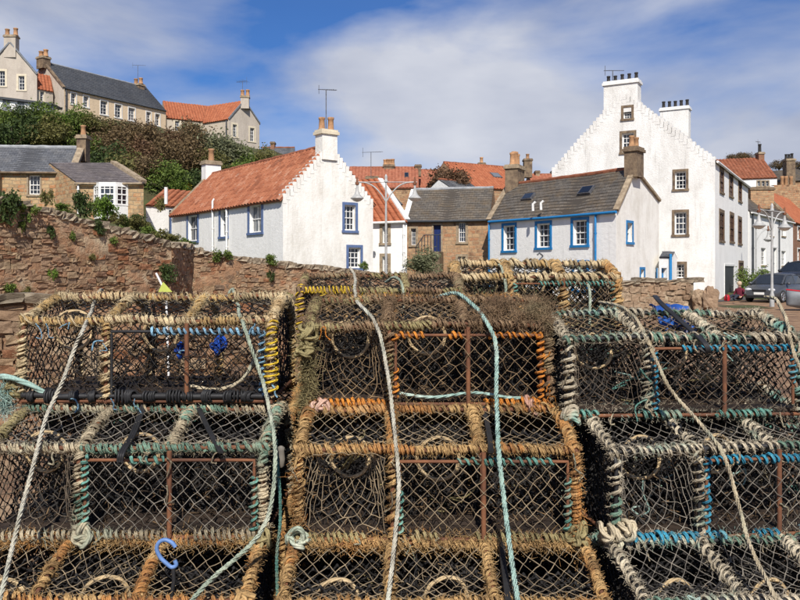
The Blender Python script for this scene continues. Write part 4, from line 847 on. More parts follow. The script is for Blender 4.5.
def boulder(x, y, D, s, label):
    from mathutils import noise as mn
    m = MB(); V = []; off = Vector((x, D, 3))
    for i in range(15):
        for j in range(22):
            a, b_ = i / 14 * math.pi, j / 22 * 2 * math.pi; v = Vector((math.sin(a) * math.cos(b_), math.sin(a) * math.sin(b_), math.cos(a))); q = max(abs(v.x), abs(v.y), abs(v.z)); v = v * (.55 + .45 / q) * .5
            V.append(tuple(v * (1 + .5 * mn.noise(v * 2.2 + off) + .22 * mn.noise(v * 6 + off))))
    m.add(V, [[i * 22 + j, (i + 1) * 22 + j, (i + 1) * 22 + (j + 1) % 22, i * 22 + (j + 1) % 22] for i in range(14) for j in range(22)], None, 0, False); o = m.build('boulder', M['rubble_grey']); p = PX(x, D); o.location = (p.x, p.y, s[2] * .46); o.scale = s
    setp(o, label, 'boulder', 'boulders at the end of the low wall')
boulder(698.5, 0, 31.2, (.52, .45, .85), 'narrow upright boulder directly right of the low stone wall'); boulder(710, 0, 31, (.6, .5, .95), 'larger rounded boulder at the end of the low stone wall, before the tall house')

# ------------------------------------------------------------------ vegetation
LF = {'green': leafmat('leaf_green', (.16, .22, .04), (.055, .085, .02)), 'bright': leafmat('leaf_bright', (.17, .27, .04), (.07, .12, .02)), 'olive': leafmat('leaf_olive', (.19, .18, .055), (.08, .075, .026)),
      'brown': leafmat('leaf_brown', (.22, .155, .075), (.09, .06, .032)), 'rust': leafmat('leaf_rust', (.22, .13, .07), (.09, .05, .03)), 'grey': leafmat('leaf_grey_green', (.22, .23, .13), (.10, .11, .055)), 'dark': leafmat('leaf_dark', (.075, .11, .03), (.022, .038, .012)), 'gold': leafmat('leaf_gold', (.42, .32, .03), (.22, .18, .03))}
M['twig'] = simple('twig_bark', (.11, .075, .05), (.055, .038, .028), 5, .9)
def foliage_mesh(seed, n, leaf, lumps=9, flat=1.0, fill=.55, spread=.62, updir=.25):
    """leaf faces through a clumpy unit crown (radius 1, base at z=0)"""
    r = np.random.RandomState(seed); mb = MB(); C = []
    for i in range(lumps):
        a = r.rand() * 6.28; q = np.sqrt(r.rand()) * spread; C.append((q * np.cos(a), q * np.sin(a), .35 + r.rand() * .95 * (1 - q * .7), .26 + r.rand() * .26))
    C = np.array(C); k = r.randint(lumps, size=n); d = r.randn(n, 3); d /= np.linalg.norm(d, axis=1)[:, None]; rad = C[k, 3] * (fill + (1 - fill) * r.rand(n) ** .5) * (1 + .22 * r.randn(n))
    P = C[k, :3] + d * rad[:, None]; P[:, 2] = np.abs(P[:, 2]) * flat
    t = r.randn(n, 3) + np.array([0, 0, updir]); t /= np.linalg.norm(t, axis=1)[:, None]; b = np.cross(t, r.randn(n, 3)); b /= np.linalg.norm(b, axis=1)[:, None]
    s = leaf * (0.6 + .8 * r.rand(n))[:, None]
    V = np.stack([P - t * s, P + b * s * .45, P + t * s, P - b * s * .45], 1).reshape(-1, 3); mb.add(V, np.arange(4 * n).reshape(-1, 4), None, 0, False); return mb, C
def stem_mesh(C, r0=.03):
    mb = MB(); A, B = [], []
    for c in C:
        p = smooth_path([(0, 0, -.05), (c[0] * .3, c[1] * .3, c[2] * .45), tuple(c[:3])], 6); mb.tube(p, np.linspace(r0, r0 * .35, 6), 5)
    return mb
FOL = {}
for kind, n, leaf, lump, fill in (('bush', 2600, .06, 12, .5), ('bush2', 2600, .055, 15, .55), ('twiggy', 3400, .05, 14, .35), ('tuft', 420, .13, 6, .4), ('plant', 900, .10, 8, .45)):
    for v in range(3 if kind != 'twiggy' else 4):
        mb_, C_ = foliage_mesh(hash(kind) % 1 + len(FOL) * 7 + 3, n, leaf, lump, 1, fill); FOL[kind, v] = (mb_, stem_mesh(C_))
_fm = {}
def shrub(name, p, size, kind, col, label, cat='shrub', group=None, v=None):
    v = rng.randrange(3) if v is None else v
    for part in (0, 1):
        if (kind, v, col, part) not in _fm:
            me = FOL[kind, v][part].mesh('foliage' if part == 0 else 'stems'); me.materials.append(LF[col] if part == 0 else M['twig']); _fm[kind, v, col, part] = me
    h = thing(name, p, label, cat, group, rng.uniform(0, 6.28)); f = obj('foliage', _fm[kind, v, col, 0], h); s = obj('stems', _fm[kind, v, col, 1], h); h.scale = size; return h
def on_ground(x, y, Dmin=30, Dmax=120):
    D = Dmin
    while D < Dmax:
        p = P3(x, y, D)
        if p.z < ground(p.x, p.y): return p
        D += .4
    return None
ordn = ['first', 'second', 'third', 'fourth', 'fifth', 'sixth', 'seventh', 'eighth', 'ninth', 'tenth', 'eleventh', 'twelfth', 'thirteenth', 'fourteenth', 'fifteenth', 'sixteenth', 'seventeenth', 'eighteenth']
rows = [('upper', 'just below the hilltop houses', [(6, 124, 'green', 30), (24, 122, 'dark', 30), (44, 122, 'green', 32), (62, 122, 'bright', 28), (78, 124, 'green', 32), (98, 130, 'olive', 36), (120, 136, 'brown', 38), (142, 142, 'brown', 36), (163, 145, 'rust', 40), (186, 148, 'brown', 38), (206, 152, 'grey', 40), (228, 158, 'grey', 36), (246, 165, 'green', 30), (264, 168, 'olive', 26)]),
        ('middle', 'half way down the slope', [(14, 142, 'dark', 40), (48, 142, 'olive', 40), (88, 148, 'green', 34), (108, 154, 'brown', 44), (134, 162, 'rust', 42), (158, 165, 'brown', 44), (184, 167, 'brown', 40), (208, 170, 'olive', 36), (234, 176, 'green', 32)]),
        ('lower', 'just above the stone cottage roofs', [(100, 168, 'dark', 38), (124, 176, 'olive', 38), (146, 178, 'brown', 38), (166, 184, 'green', 34), (186, 190, 'gold', 18), (178, 193, 'bright', 22), (196, 186, 'dark', 34), (214, 186, 'olive', 30), (110, 182, 'brown', 32)])]
cw = {'green': 'green', 'dark': 'dark green', 'bright': 'bright green', 'olive': 'olive', 'brown': 'bare brown', 'rust': 'russet brown', 'grey': 'grey-green', 'gold': 'yellow flowering'}
for rn, where, L_ in rows:
    L_ = sorted(L_)
    for i, (x, y, col, wpx) in enumerate(L_):
        p = on_ground(x, y + ((11 if x < 170 else 9) if rn == 'upper' else 9), 47 if rn == 'lower' else 50)
        if p is None: continue
        k = wpx / F * p.y * (.64 if rn == 'upper' and x < 170 else .72)
        shrub('shrub', p, (k, k, k * rng.uniform(.8, 1.1)), 'twiggy' if col in ('brown', 'rust') else rng.choice(('bush', 'bush2')), col, f'{cw[col]} shrub {where}, {ordn[i]} from left in that row', 'shrub', 'shrubs on the hillside')
for x, y, D, s, kind, col, lab in ((447, 196, 68, (2.6, 2.2, 2.0), 'twiggy', 'rust', 'big bare reddish bush in front of the far red roofs'), (424, 275, 41, (1.35, 1.2, .95), 'bush', 'grey', 'grey-green bush at the foot of the stone house stair'),
                           (753, 300, 46, (1.25, 1.0, 1.45), 'bush2', 'green', 'green bush at the corner of the tall house, left of the grey car'), (750, 302, 44.5, (.9, .8, .7), 'plant', 'bright', 'low bright green plants before the corner bush beside the tall house'),
                           (364, 271, 37.6, (.35, .35, .35), 'tuft', 'green', 'small green plant under the lower gable window of the white cottage'), (190, 292, 27.2, (.0, .0, .0), 'tuft', 'green', ''),
                           (736, 162, 112, (1.5, 2, 1.0), 'twiggy', 'brown', 'far bare tree showing left above the red-brown roof'), (746, 162, 113, (1.7, 2, 1.1), 'twiggy', 'brown', 'far bare tree showing above the middle of the red-brown roof'), (779, 170, 112, (1.6, 2, 1.1), 'twiggy', 'brown', 'far bare tree between the skyline chimneys'), (799, 170, 110, (1.6, 2, 1.0), 'twiggy', 'brown', 'far bare tree at the right end of the skyline')):
    if lab: p = P3(x, y, D); shrub('bush' if D < 100 else 'tree', p, s, kind, col, lab, 'bush' if D < 100 else 'tree')
# plants on and above the left wall
for i, (x, y, D, wpx, hpx, kind, col, lab) in enumerate(((10, 226, 19.0, 36, 36, 'plant', 'dark', 'large dark green plant spilling over the wall at the left edge'), (28, 218, 21, 26, 14, 'tuft', 'green', 'green clump on the wall top near the left edge'), (25, 232, 19.2, 16, 20, 'tuft', 'green', 'green tuft hanging on the wall right of the large dark plant'),
     (80, 217, 34, 24, 26, 'plant', 'dark', 'dark green shrub below the stone cottage downpipe'), (108, 220, 34, 26, 24, 'plant', 'bright', 'bright green shrub under the bay window'), (94, 217, 36, 20, 20, 'plant', 'green', 'mid green shrub between the dark and bright shrubs below the bay window'), (46, 206, 36, 16, 18, 'tuft', 'olive', 'olive plant under the stone cottage window'), (140, 231, 36, 26, 14, 'plant', 'olive', 'low olive plants before the right end of the bay window cottage'),
     (51, 240, 20.2, 12, 14, 'tuft', 'dark', 'small dark tuft in the rubble wall below its coping'), (98, 236, 21.9, 16, 17, 'plant', 'dark', 'dark green tuft hanging from the wall top below the bay window'), (114, 246, 22.6, 11, 11, 'tuft', 'green', 'small green tuft on the wall right of the dark hanging tuft'), (53, 281, 20.3, 12, 14, 'tuft', 'bright', 'bright green tuft low on the rubble wall'), (8, 297, 18.9, 18, 14, 'plant', 'green', 'green plant low on the wall at the left edge'), (25, 296, 19.3, 14, 10, 'tuft', 'olive', 'olive plant low on the wall beside the left edge plant'),
     (91, 262, 21.6, 10, 8, 'tuft', 'olive', 'tiny olive tuft in the middle of the rubble wall'), (72, 241, 21.1, 9, 9, 'tuft', 'green', 'tiny green tuft near the wall top left of centre'), (166, 283, 24.6, 22, 20, 'plant', 'dark', 'dark green plant in the shaded corner of the two walls'), (221, 263, 27.9, 22, 13, 'plant', 'green', 'rounded green clump on the wall top below the cottage windows'), (270, 266, 29.1, 16, 12, 'plant', 'green', 'green clump on the wall under the cottage corner'), (271, 283, 29.0, 12, 12, 'tuft', 'dark', 'dark tuft lower on the wall under the cottage corner'), (287, 302, 29.3, 12, 10, 'tuft', 'bright', 'bright tuft at the foot of the wall by the middle creels'), (163, 246, 26, 20, 8, 'tuft', 'olive', 'dry grass on the wall top near the inner corner'), (160, 212, 46, 14, 16, 'tuft', 'olive', 'climbing plant on the little white outhouse'),
     (128, 229, 36, 22, 14, 'plant', 'green', 'green clump on the bank below the bay window wall'), (150, 238, 36, 24, 12, 'plant', 'green', 'green clump on the bank left of the outhouse'), (158, 242, 34, 22, 12, 'tuft', 'olive', 'olive clump on the bank before the outhouse'), (172, 246, 35, 24, 12, 'plant', 'olive', 'olive clump behind the wall at the outhouse door'), (186, 249, 35, 20, 10, 'tuft', 'green', 'low green clump behind the wall under the first cottage window'), (118, 226, 34, 20, 12, 'tuft', 'olive', 'olive clump on the bank left of the bay window clump'), (62, 213, 34, 22, 10, 'plant', 'green', 'green clump on the bank under the stone cottage corner'), (138, 226, 40, 18, 12, 'plant', 'dark', 'dark clump against the bay window cottage corner'))):
    if D < 31 and lab.find('dry grass') < 0 and x > -50:      # rooted in the face of the wall
        a_, b_ = (WALL_A, WALL_B) if x < 172 else (WALL_C, WALL_D); c_ = (x - CX) / F; t_ = (c_ * a_.y - a_.x) / ((b_.x - a_.x) - c_ * (b_.y - a_.y)); D = a_.y + t_ * (b_.y - a_.y) - .06
    p = P3(x, y, D); k = F / D; shrub('wall_plant', p, (wpx / k * .6, wpx / k * .5, hpx / k * .8), kind, col, lab, 'plant', 'plants on the walls')

# ------------------------------------------------------------------ street lamps
M['lamp_white'] = simple('lamp_paint', (.44, .44, .43), (.30, .30, .29), 6, .5); M['rust_cap'] = simple('rusty_cap', (.22, .09, .045), (.12, .05, .03), 8, .8)
M['lamp_glass'] = simple('opal_glass', (.75, .75, .72), (.6, .6, .58), 4, .2)
def street_lamp(x, D, ytop, ang, label, arm=1.22, single=False, zb=None):
    p = PX(x, D); z0 = (max(0, ground(p.x, p.y)) if zb is None else zb); H = ZY(ytop, D) - z0; h = thing('street_lamp', (p.x, p.y, z0), label, 'street lamp', 'harbour street lamps', ang)
    mb = MB(); mb.lathe((0, 0, 0), [(.10, 0), (.10, .5), (.065, .6), (.055, 1.2), (.042, H - .35), (.042, H - .3)], 12); mb.build('pole', M['lamp_white'], h)
    mb = MB(); mb.lathe((0, 0, H - .3), [(.08, 0), (.085, .08), (.05, .12), (.07, .2), (.05, .27), (.01, .34)], 10); mb.build('finial', M['lamp_white'], h)
    mb = MB(); mb.tube([(-arm - .1, 0, H - .3), (arm + .1 if not single else .1, 0, H - .3)], .018, 6); mb.build('cross_bar', M['lamp_white'], h)
    for sg in ((-1, 1) if not single else (-1,)):
        mb = MB(); mb.tube(smooth_path([(0, 0, H - 1.15), (sg * .18, 0, H - .85), (sg * .5, 0, H - .5), (sg * .85, 0, H - .33), (sg * arm, 0, H - .3)], 18), .03, 8); mb.build('arm', M['lamp_white'], h)
        mb = MB(); mb.lathe((sg * arm, 0, H - 1.0), [(.28, 0), (.29, .02), (.21, .08), (.12, .18), (.07, .32), (.045, .48), (.035, .6)], 16); ls = mb.build('lamp_shade', M['lamp_white'], h)
        mb = MB(); mb.lathe((sg * arm, 0, H - 1.14), [(.02, 0), (.16, .04), (.26, .13)], 14); mb.build('lamp_glass', M['lamp_glass'], ls)
        mb = MB(); mb.lathe((sg * arm, 0, H - .42), [(.07, 0), (.09, .06), (.05, .14), (.04, .3), (.02, .34)], 10); mb.build('cap', M['rust_cap'], ls)
street_lamp(386, 33, 175, 0, 'white twin-armed street lamp in front of the white cottage gable')
street_lamp(772, 34, 204, R(40), 'white twin-armed street lamp beside the grey car', zb=.02)
street_lamp(756, 50, 224, R(180 + 20), 'thin single-armed street lamp before the white street house', 1.0, True)

# ------------------------------------------------------------------ cars, dinghy, person
M['car_grey'] = simple('car_grey_paint', (.055, .06, .07), (.05, .055, .063), 3, .25, spec=.6); M['car_black'] = simple('car_black_paint', (.02, .022, .028), (.018, .02, .025), 3, .22, spec=.6)
M['car_glass'] = simple('car_glass', (.02, .025, .03), (.015, .018, .022), 2, .06, spec=.8); M['tyre'] = simple('tyre', (.025, .025, .026), (.016, .016, .016), 8, .85); M['alloy'] = simple('alloy', (.45, .46, .48), (.3, .3, .32), 5, .3, metal=.8)
M['headlight'] = simple('headlight', (.7, .72, .75), (.55, .57, .6), 5, .1, spec=.8); M['plate'] = simple('number_plate', (.75, .75, .72), (.68, .68, .65), 5, .5); M['red_paint'] = simple('red_paint', (.48, .02, .035), (.36, .015, .025), 4, .4); M['black_plastic'] = simple('black_plastic', (.02, .02, .021), (.012, .012, .013), 6, .6)
def car(loc, rz, paint, label, tall=1.0, L=4.1):
    h = thing('parked_car', loc, label, 'car', 'cars parked at the kerb', rz); W = .88
    st = [(-2.05, .35, .72, .70), (-1.95, .25, .86, .82), (-1.5, .22, .93, .88), (-.6, .2, .97, .90), (.4, .2, .98, .90), (1.0, .2, .95, .89), (1.6, .22, .86, .87), (1.95, .25, .74, .80), (2.06, .34, .62, .68)]  # x, z low, z belt, half width
    mb = MB(); V = []
    for x, zl, zh, w in st:
        x *= L / 4.1; V += [(x, -w * .9, zl), (x, -w, zl + .12), (x, -w, (zl + zh) / 2), (x, -w * .95, zh - .03), (x, -w * .6, zh + .01), (x, w * .6, zh + .01), (x, w * .95, zh - .03), (x, w, (zl + zh) / 2), (x, w, zl + .12), (x, w * .9, zl)]
    n = 10; Fc = [[i * n + k, i * n + (k + 1) % n, (i + 1) * n + (k + 1) % n, (i + 1) * n + k] for i in range(len(st) - 1) for k in range(n)]
    mb.add(V, Fc, None, 0, True); mb.add(V[:n], [list(range(n))[::-1]], None, 0, True); mb.add(V[-n:], [list(range(n))], None, 0, True); o = mb.build('body', M[paint], h); o.scale.z = tall
    zr = 1.46
    cab = [(-1.75, .93, .80, 'l'), (-1.25, zr - .04, .62, 'u'), (-.3, zr + .02, .66, 'u'), (.35, zr - .03, .64, 'u'), (1.2, .93, .80, 'l')]
    def gl(name, pts, mat):
        m = MB(); m.poly(pts); c = np.mean(pts, 0); q = m.build(name, M[mat], h); s = q.modifiers.new('t', 'SOLIDIFY'); s.thickness = .03; q.scale.z = tall
    zb = .95
    gl('windscreen', [(1.2, -.76, zb), (1.2, .76, zb), (.42, .6, zr - .05), (.42, -.6, zr - .05)], 'car_glass'); gl('rear_window', [(-1.8, .74, zb), (-1.8, -.74, zb), (-1.35, -.58, zr - .08), (-1.35, .58, zr - .08)], 'car_glass')
    for s in (-1, 1):
        gl('side_window', [(1.02, s * .80, zb), (.38, s * .66, zr - .1), (-.28, s * .68, zr - .07), (-.28, s * .82, zb)][::s], 'car_glass'); gl('side_window', [(-.36, s * .82, zb), (-.36, s * .68, zr - .07), (-1.15, s * .65, zr - .12), (-1.5, s * .79, zb)][::s], 'car_glass')
    m = MB(); rp = [(-1.38, .6, zr - .06), (-.9, .67, zr), (-.2, .69, zr + .03), (.42, .62, zr - .03)]; V = []
    for x, w, z in rp: V += [(x, -w, z - .05), (x, -w * .8, z), (x, 0, z + .025), (x, w * .8, z), (x, w, z - .05)]
    m.add(V, [[i * 5 + k, (i + 1) * 5 + k, (i + 1) * 5 + k + 1, i * 5 + k + 1] for i in range(3) for k in range(4)], None, 0, True); q = m.build('roof', M[paint], h); q.scale.z = tall; sd = q.modifiers.new('t', 'SOLIDIFY'); sd.thickness = .05
    m = MB()
    for s in (-1, 1):
        for a, b in (((1.22, s * .80, zb - .02), (.42, s * .65, zr - .05)), ((-.32, s * .83, zb - .02), (-.32, s * .69, zr - .05)), ((-1.82, s * .78, zb - .02), (-1.33, s * .62, zr - .08))): m.tube([a, b], .05, 6)
    q = m.build('pillars', M[paint], h); q.scale.z = tall; q['kind'] = 'stuff'
    for x in (-1.3, 1.32):
        for s in (-1, 1):
            m = MB(); a = np.arange(20) / 20 * 6.283; c = []
            for y, r in ((-.1, .27), (-.1, .31), (0, .33), (.1, .31), (.1, .27)): c.append([(x + r * math.cos(t), s * .80 + y, .32 + r * math.sin(t)) for t in a])
            m.add(np.array(c).reshape(-1, 3), [[i * 20 + k, i * 20 + (k + 1) % 20, (i + 1) * 20 + (k + 1) % 20, (i + 1) * 20 + k] for i in range(4) for k in range(20)], None, 0, True); m.add(c[0], [list(range(20))]); m.add(c[-1], [list(range(20))]); wh = m.build('wheel', M['tyre'], h)
            m = MB()
            for k in range(5): t = k * 1.2566; m.tube([(x, s * .905, .32), (x + .2 * math.cos(t), s * .905, .32 + .2 * math.sin(t))], .035, 5)
            m.tube([(x + .22 * math.cos(t), s * .9, .32 + .22 * math.sin(t)) for t in a], .022, 5, closed=True); m.build('rim', M['alloy'], wh)
    for s in (-1, 1):
        m = MB(); m.lathe((1.96, s * .58, .66 * tall), [(.02, -.08), (.13, -.05), (.15, 0), (.13, .05), (.02, .08)], 10, sx=.6, sy=1.3); m.build('headlight', M['headlight'], h)
        m = MB(); m.box((-2.0, s * .62, .78 * tall), (.1, .22, .16)); m.build('tail_light', M['red_paint'], h)
        m = MB(); m.lathe((.85, s * .98, .98 * tall), [(.02, -.07), (.09, -.05), (.1, 0), (.09, .05), (.02, .07)], 8); m.build('wing_mirror', M[paint], h)
    m = MB(); m.box((2.07, 0, .47 * tall), (.03, .52, .12)); m.build('number_plate', M['plate'], h)
    m = MB(); m.box((2.05, 0, .62 * tall), (.04, .7, .1)); m.build('grille', M['black_plastic'], h); m = MB(); m.box((1.98, 0, .3), (.2, 1.3, .12)); m.build('bumper_intake', M['black_plastic'], h); return h
p = PX(776, 40); car((p.x, p.y, .0), R(222), 'car_grey', 'dark grey hatchback parked nose towards the camera beside the street lamp'); bpy.data.objects['parked_car'].scale = (.97, .97, .97)
p = PX(803, 47); car((p.x, p.y, .45), R(215), 'car_black', 'black off-road car parked behind the grey hatchback at the right edge', 1.16, 4.5)
# red gunwaled dinghy, its bow just inside the right edge
h = thing('dinghy', (PX(810, 31).x, 31, .0), 'grey dinghy bow with a red gunwale at the right edge', 'boat', rz=R(8))
def hull(t): w = .62 * math.sin(min(1, (1 - t) * 1.6) * 1.57) ** .8; return w, .62 + .16 * t * t
mb = MB(); V = []; N_ = 14
for i in range(N_ + 1):
    t = i / N_; w, zt = hull(t); x = .9 - t * 1.9
    for k in range(9): a = -1 + k / 4; V.append((x, w * a * (1 if abs(a) > .9 else (1 - (1 - abs(a)) ** 3 * .1)), zt * (abs(a) ** 2.2) * .97 + .06 + t ** 3 * .2 * (1 - abs(a))))
mb.add(V, [[i * 9 + k, i * 9 + k + 1, (i + 1) * 9 + k + 1, (i + 1) * 9 + k] for i in range(N_) for k in range(8)], None, 0, True); q = mb.build('hull', M['grey_panel'], h); sd = q.modifiers.new('t', 'SOLIDIFY'); sd.thickness = .03
for s in (-1, 1):
    mb = MB(); mb.tube([(.9 - i / N_ * 1.9, s * hull(i / N_)[0], hull(i / N_)[1] + .06) for i in range(N_ + 1)], .035, 6); mb.build('gunwale', M['red_paint'], h)
mb = MB(); mb.box((.4, 0, .45), (.25, 1.0, .04)); mb.build('thwart', M['dressed'], h)
# seated person by the garage door
M['skin'] = simple('skin', (.55, .34, .25), (.48, .28, .2), 8, .5); M['maroon'] = simple('maroon_cloth', (.13, .012, .03), (.09, .01, .022), 12, .85); M['jeans'] = simple('dark_jeans', (.03, .035, .055), (.02, .024, .04), 12, .85); M['hair'] = simple('pale_hair', (.55, .42, .30), (.4, .3, .2), 20, .6)
def person(loc, rz):
    h = thing('person', loc, 'person in a maroon top seated on the ground by the garage door, legs stretched out', 'person', rz=rz)
    me = bpy.data.meshes.new('body'); J = [(0, 0, .13, .15), (0, .02, .32, .14), (0, .04, .50, .16), (0, .03, .60, .07), (0, .01, .68, .055), (0, -.02, .77, .095), (0, -.03, .84, .085)]; E = [(i, i + 1) for i in range(6)]
    for s in (-1, 1):
        b = len(J); J += [(s * .17, .03, .54, .065), (s * .25, -.02, .32, .048), (s * .22, -.2, .2, .036), (s * .21, -.27, .17, .032)]; E += [(2, b), (b, b + 1), (b + 1, b + 2), (b + 2, b + 3)]
        for k in range(5): c = len(J); J += [(s * .21 + (k - 2) * .016, -.31, .16, .009), (s * .21 + (k - 2) * .019, -.35 + abs(k - 2) * .008, .14, .008)]; E += [(b + 3, c), (c, c + 1)]
        b = len(J); J += [(s * .1, -.04, .11, .09), (s * .13, -.42, .26, .07), (s * .14, -.75, .08, .05), (s * .15, -.84, .1, .04), (s * .16, -.88, .18, .03)]; E += [(0, b), (b, b + 1), (b + 1, b + 2), (b + 2, b + 3), (b + 3, b + 4)]
    me.from_pydata([j[:3] for j in J], E, []); o = bpy.data.objects.new('body', me); link(o); o.parent = h
    sk = o.modifiers.new('skin', 'SKIN'); sk.use_smooth_shade = True
    for i, j in enumerate(J): me.skin_vertices[0].data[i].radius = (j[3], j[3])
    me.skin_vertices[0].data[0].use_root = True; ss = o.modifiers.new('sub', 'SUBSURF'); ss.levels = ss.render_levels = 1
    bpy.context.view_layer.update(); dg = bpy.context.evaluated_depsgraph_get(); nm = bpy.data.meshes.new_from_object(o.evaluated_get(dg)); o.modifiers.clear(); o.data = nm
    for k in ('maroon', 'jeans', 'skin'): nm.materials.append(M[k])
    for f in nm.polygons:
        c = f.center; f.use_smooth = True
        f.material_index = 2 if (c.z > .64 or (c.y < -.235 and abs(c.x) > .15 and c.z < .22 and c.y > -.38)) else (1 if (c.z < .2 and c.y > -.12) or c.y < -.13 and abs(c.x) < .19 or c.y < -.4 else 0)
    m = MB(); m.lathe((0, .0, .74), [(.1, 0), (.115, .06), (.11, .12), (.07, .17), (.01, .19)], 12, sx=.95, sy=1.05); m.build('hair', M['hair'], h)
    m = MB(); m.blobs([(-.035, -.118, .79), (.035, -.118, .79)], .012); m.blobs([(0, -.128, .765)], .016); m.tube([(-.03, -.112, .73), (0, -.118, .727), (.03, -.112, .73)], .006, 5); q = m.build('face_features', M['hair'], h); q['kind'] = 'stuff'; return h
p = PX(739.5, 41.0); person((p.x, p.y, .02), R(-52)).scale = (1.1, 1.1, 1.1)
h = thing('rucksack', (PX(727, 40.6).x, 40.6, 0), 'small red rucksack on the ground beside the seated person', 'bag'); mb = MB(); mb.lathe((0, 0, 0), [(.13, 0), (.16, .08), (.15, .22), (.1, .32), (.03, .35)], 10, sy=.7); mb.build('pack', M['red_paint'], h); mb = MB(); mb.tube(smooth_path([(-.05, -.12, .4), (-.1, -.2, .25), (-.06, -.14, .06)], 8), .02, 5); mb.build('strap', M['black_plastic'], h)
#PART3
# ------------------------------------------------------------------ lobster creels
M['rust'] = simple('rusty_steel', (.20, .085, .04), (.085, .04, .025), 14, .85, .5, 60, .004, third=(.14, .06, .032)); M['rubber'] = simple('black_rubber', (.028, .028, .03), (.014, .014, .015), 9, .55, .4, 50, .004)
M['wet_wood'] = simple('dark_wet_wood', (.05, .034, .024), (.012, .009, .008), 5, .7, .6, 30, .006, sc3=(.4, 4, 4)); M['cane'] = ropemat('ring_cane', (.60, .46, .27), (.36, .26, .14), (.20, .14, .08), .4)
def twine(name, c1, c2): return simple(name, c1, c2, 14, .85)
NET = {'tan': twine('net_twine_tan', (.33, .255, .16), (.12, .09, .058)), 'black': twine('net_twine_black', (.03, .027, .025), (.013, .012, .012)), 'brown': twine('net_twine_brown', (.27, .185, .10), (.085, .058, .036)), 'grey': twine('net_twine_grey', (.26, .23, .185), (.085, .076, .065)), 'dark': twine('net_twine_dark', (.15, .115, .08), (.05, .04, .032))}
RP = {'dcream': ropemat('rope_cream_dirty', (.46, .31, .13), (.20, .13, .06), (.50, .40, .24), .5), 'moss': ropemat('rope_moss', (.17, .27, .20), (.07, .115, .085), (.40, .36, .25), .5), 'orange_r': ropemat('rope_rust_stained', (.42, .20, .065), (.18, .088, .036), (.44, .31, .16), .6), 'cream': ropemat('rope_cream', (.60, .48, .29), (.23, .17, .095), (.42, .25, .10), .55), 'stone': ropemat('rope_stone', (.46, .385, .26), (.15, .12, .08), (.14, .22, .18), .55), 'ginger': ropemat('rope_ginger', (.48, .31, .135), (.16, .095, .042), (.44, .18, .045), .55),
      'brown': ropemat('rope_brown', (.27, .18, .105), (.11, .07, .042), (.22, .19, .11), .6), 'pale': ropemat('rope_pale', (.52, .45, .33), (.19, .16, .115), (.10, .28, .24), .8), 'olive': ropemat('rope_olive', (.31, .26, .125), (.14, .115, .055), (.42, .33, .18), .5),
      'orange': ropemat('cord_orange', (.66, .25, .04), (.40, .14, .025), (.26, .13, .06), .4), 'blue': ropemat('cord_light_blue', (.26, .47, .62), (.13, .24, .34), (.06, .07, .08), .5), 'teal': ropemat('cord_teal', (.15, .34, .28), (.06, .14, .115), (.30, .28, .20), .7), 'bright': ropemat('cord_bright_blue', (.045, .27, .40), (.025, .13, .20), (.16, .30, .30), .6),
      'yellow': ropemat('cord_yellow', (.70, .48, .04), (.44, .28, .03)), 'pink': ropemat('rope_pink', (.52, .30, .22), (.34, .19, .14), (.52, .42, .34), .6), 'white': ropemat('rope_white', (.56, .53, .44), (.36, .33, .26), (.36, .42, .34), .4), 'mint': ropemat('rope_mint', (.40, .45, .35), (.25, .30, .23), (.50, .49, .39), .6), 'aqua': ropemat('rope_aqua', (.36, .50, .44), (.22, .34, .30), (.52, .56, .48), .5), 'sand': ropemat('rope_sand', (.56, .48, .34), (.36, .30, .20), (.30, .40, .32), .4), 'royal': ropemat('cord_royal', (.015, .07, .38), (.01, .03, .16)), 'black': ropemat('cord_black', (.03, .03, .032), (.015, .015, .016))}
RAW = [(0, 0), (0, .1), (0, .2), (.006, .262), (.045, .298), (.13, .327), (.29, .366), (.41, .35), (.482, .29), (.512, .2), (.52, .1), (.52, 0)]
PROF = smooth_path([(a, b, 0) for a, b in RAW], 90)[:, :2]
_cum = np.concatenate([[0], np.cumsum(np.linalg.norm(np.diff(PROF, axis=0), axis=1))])
I_FT = int(np.argmin(np.abs(PROF[:, 0] - .03) + np.abs(PROF[:, 1] - .29))); I_RG = int(np.argmin(np.abs(PROF[:, 0] - .29) + 5 * np.abs(PROF[:, 1] - .366)))
FT, RG = PROF[I_FT], PROF[I_RG]
def resample(P, n):
    P = np.asarray(P, float); c = np.concatenate([[0], np.cumsum(np.linalg.norm(np.diff(P, axis=0), axis=1))]); s = np.linspace(0, c[-1], n)
    return np.stack([np.interp(s, c, P[:, k]) for k in range(P.shape[1])], 1), c[-1]
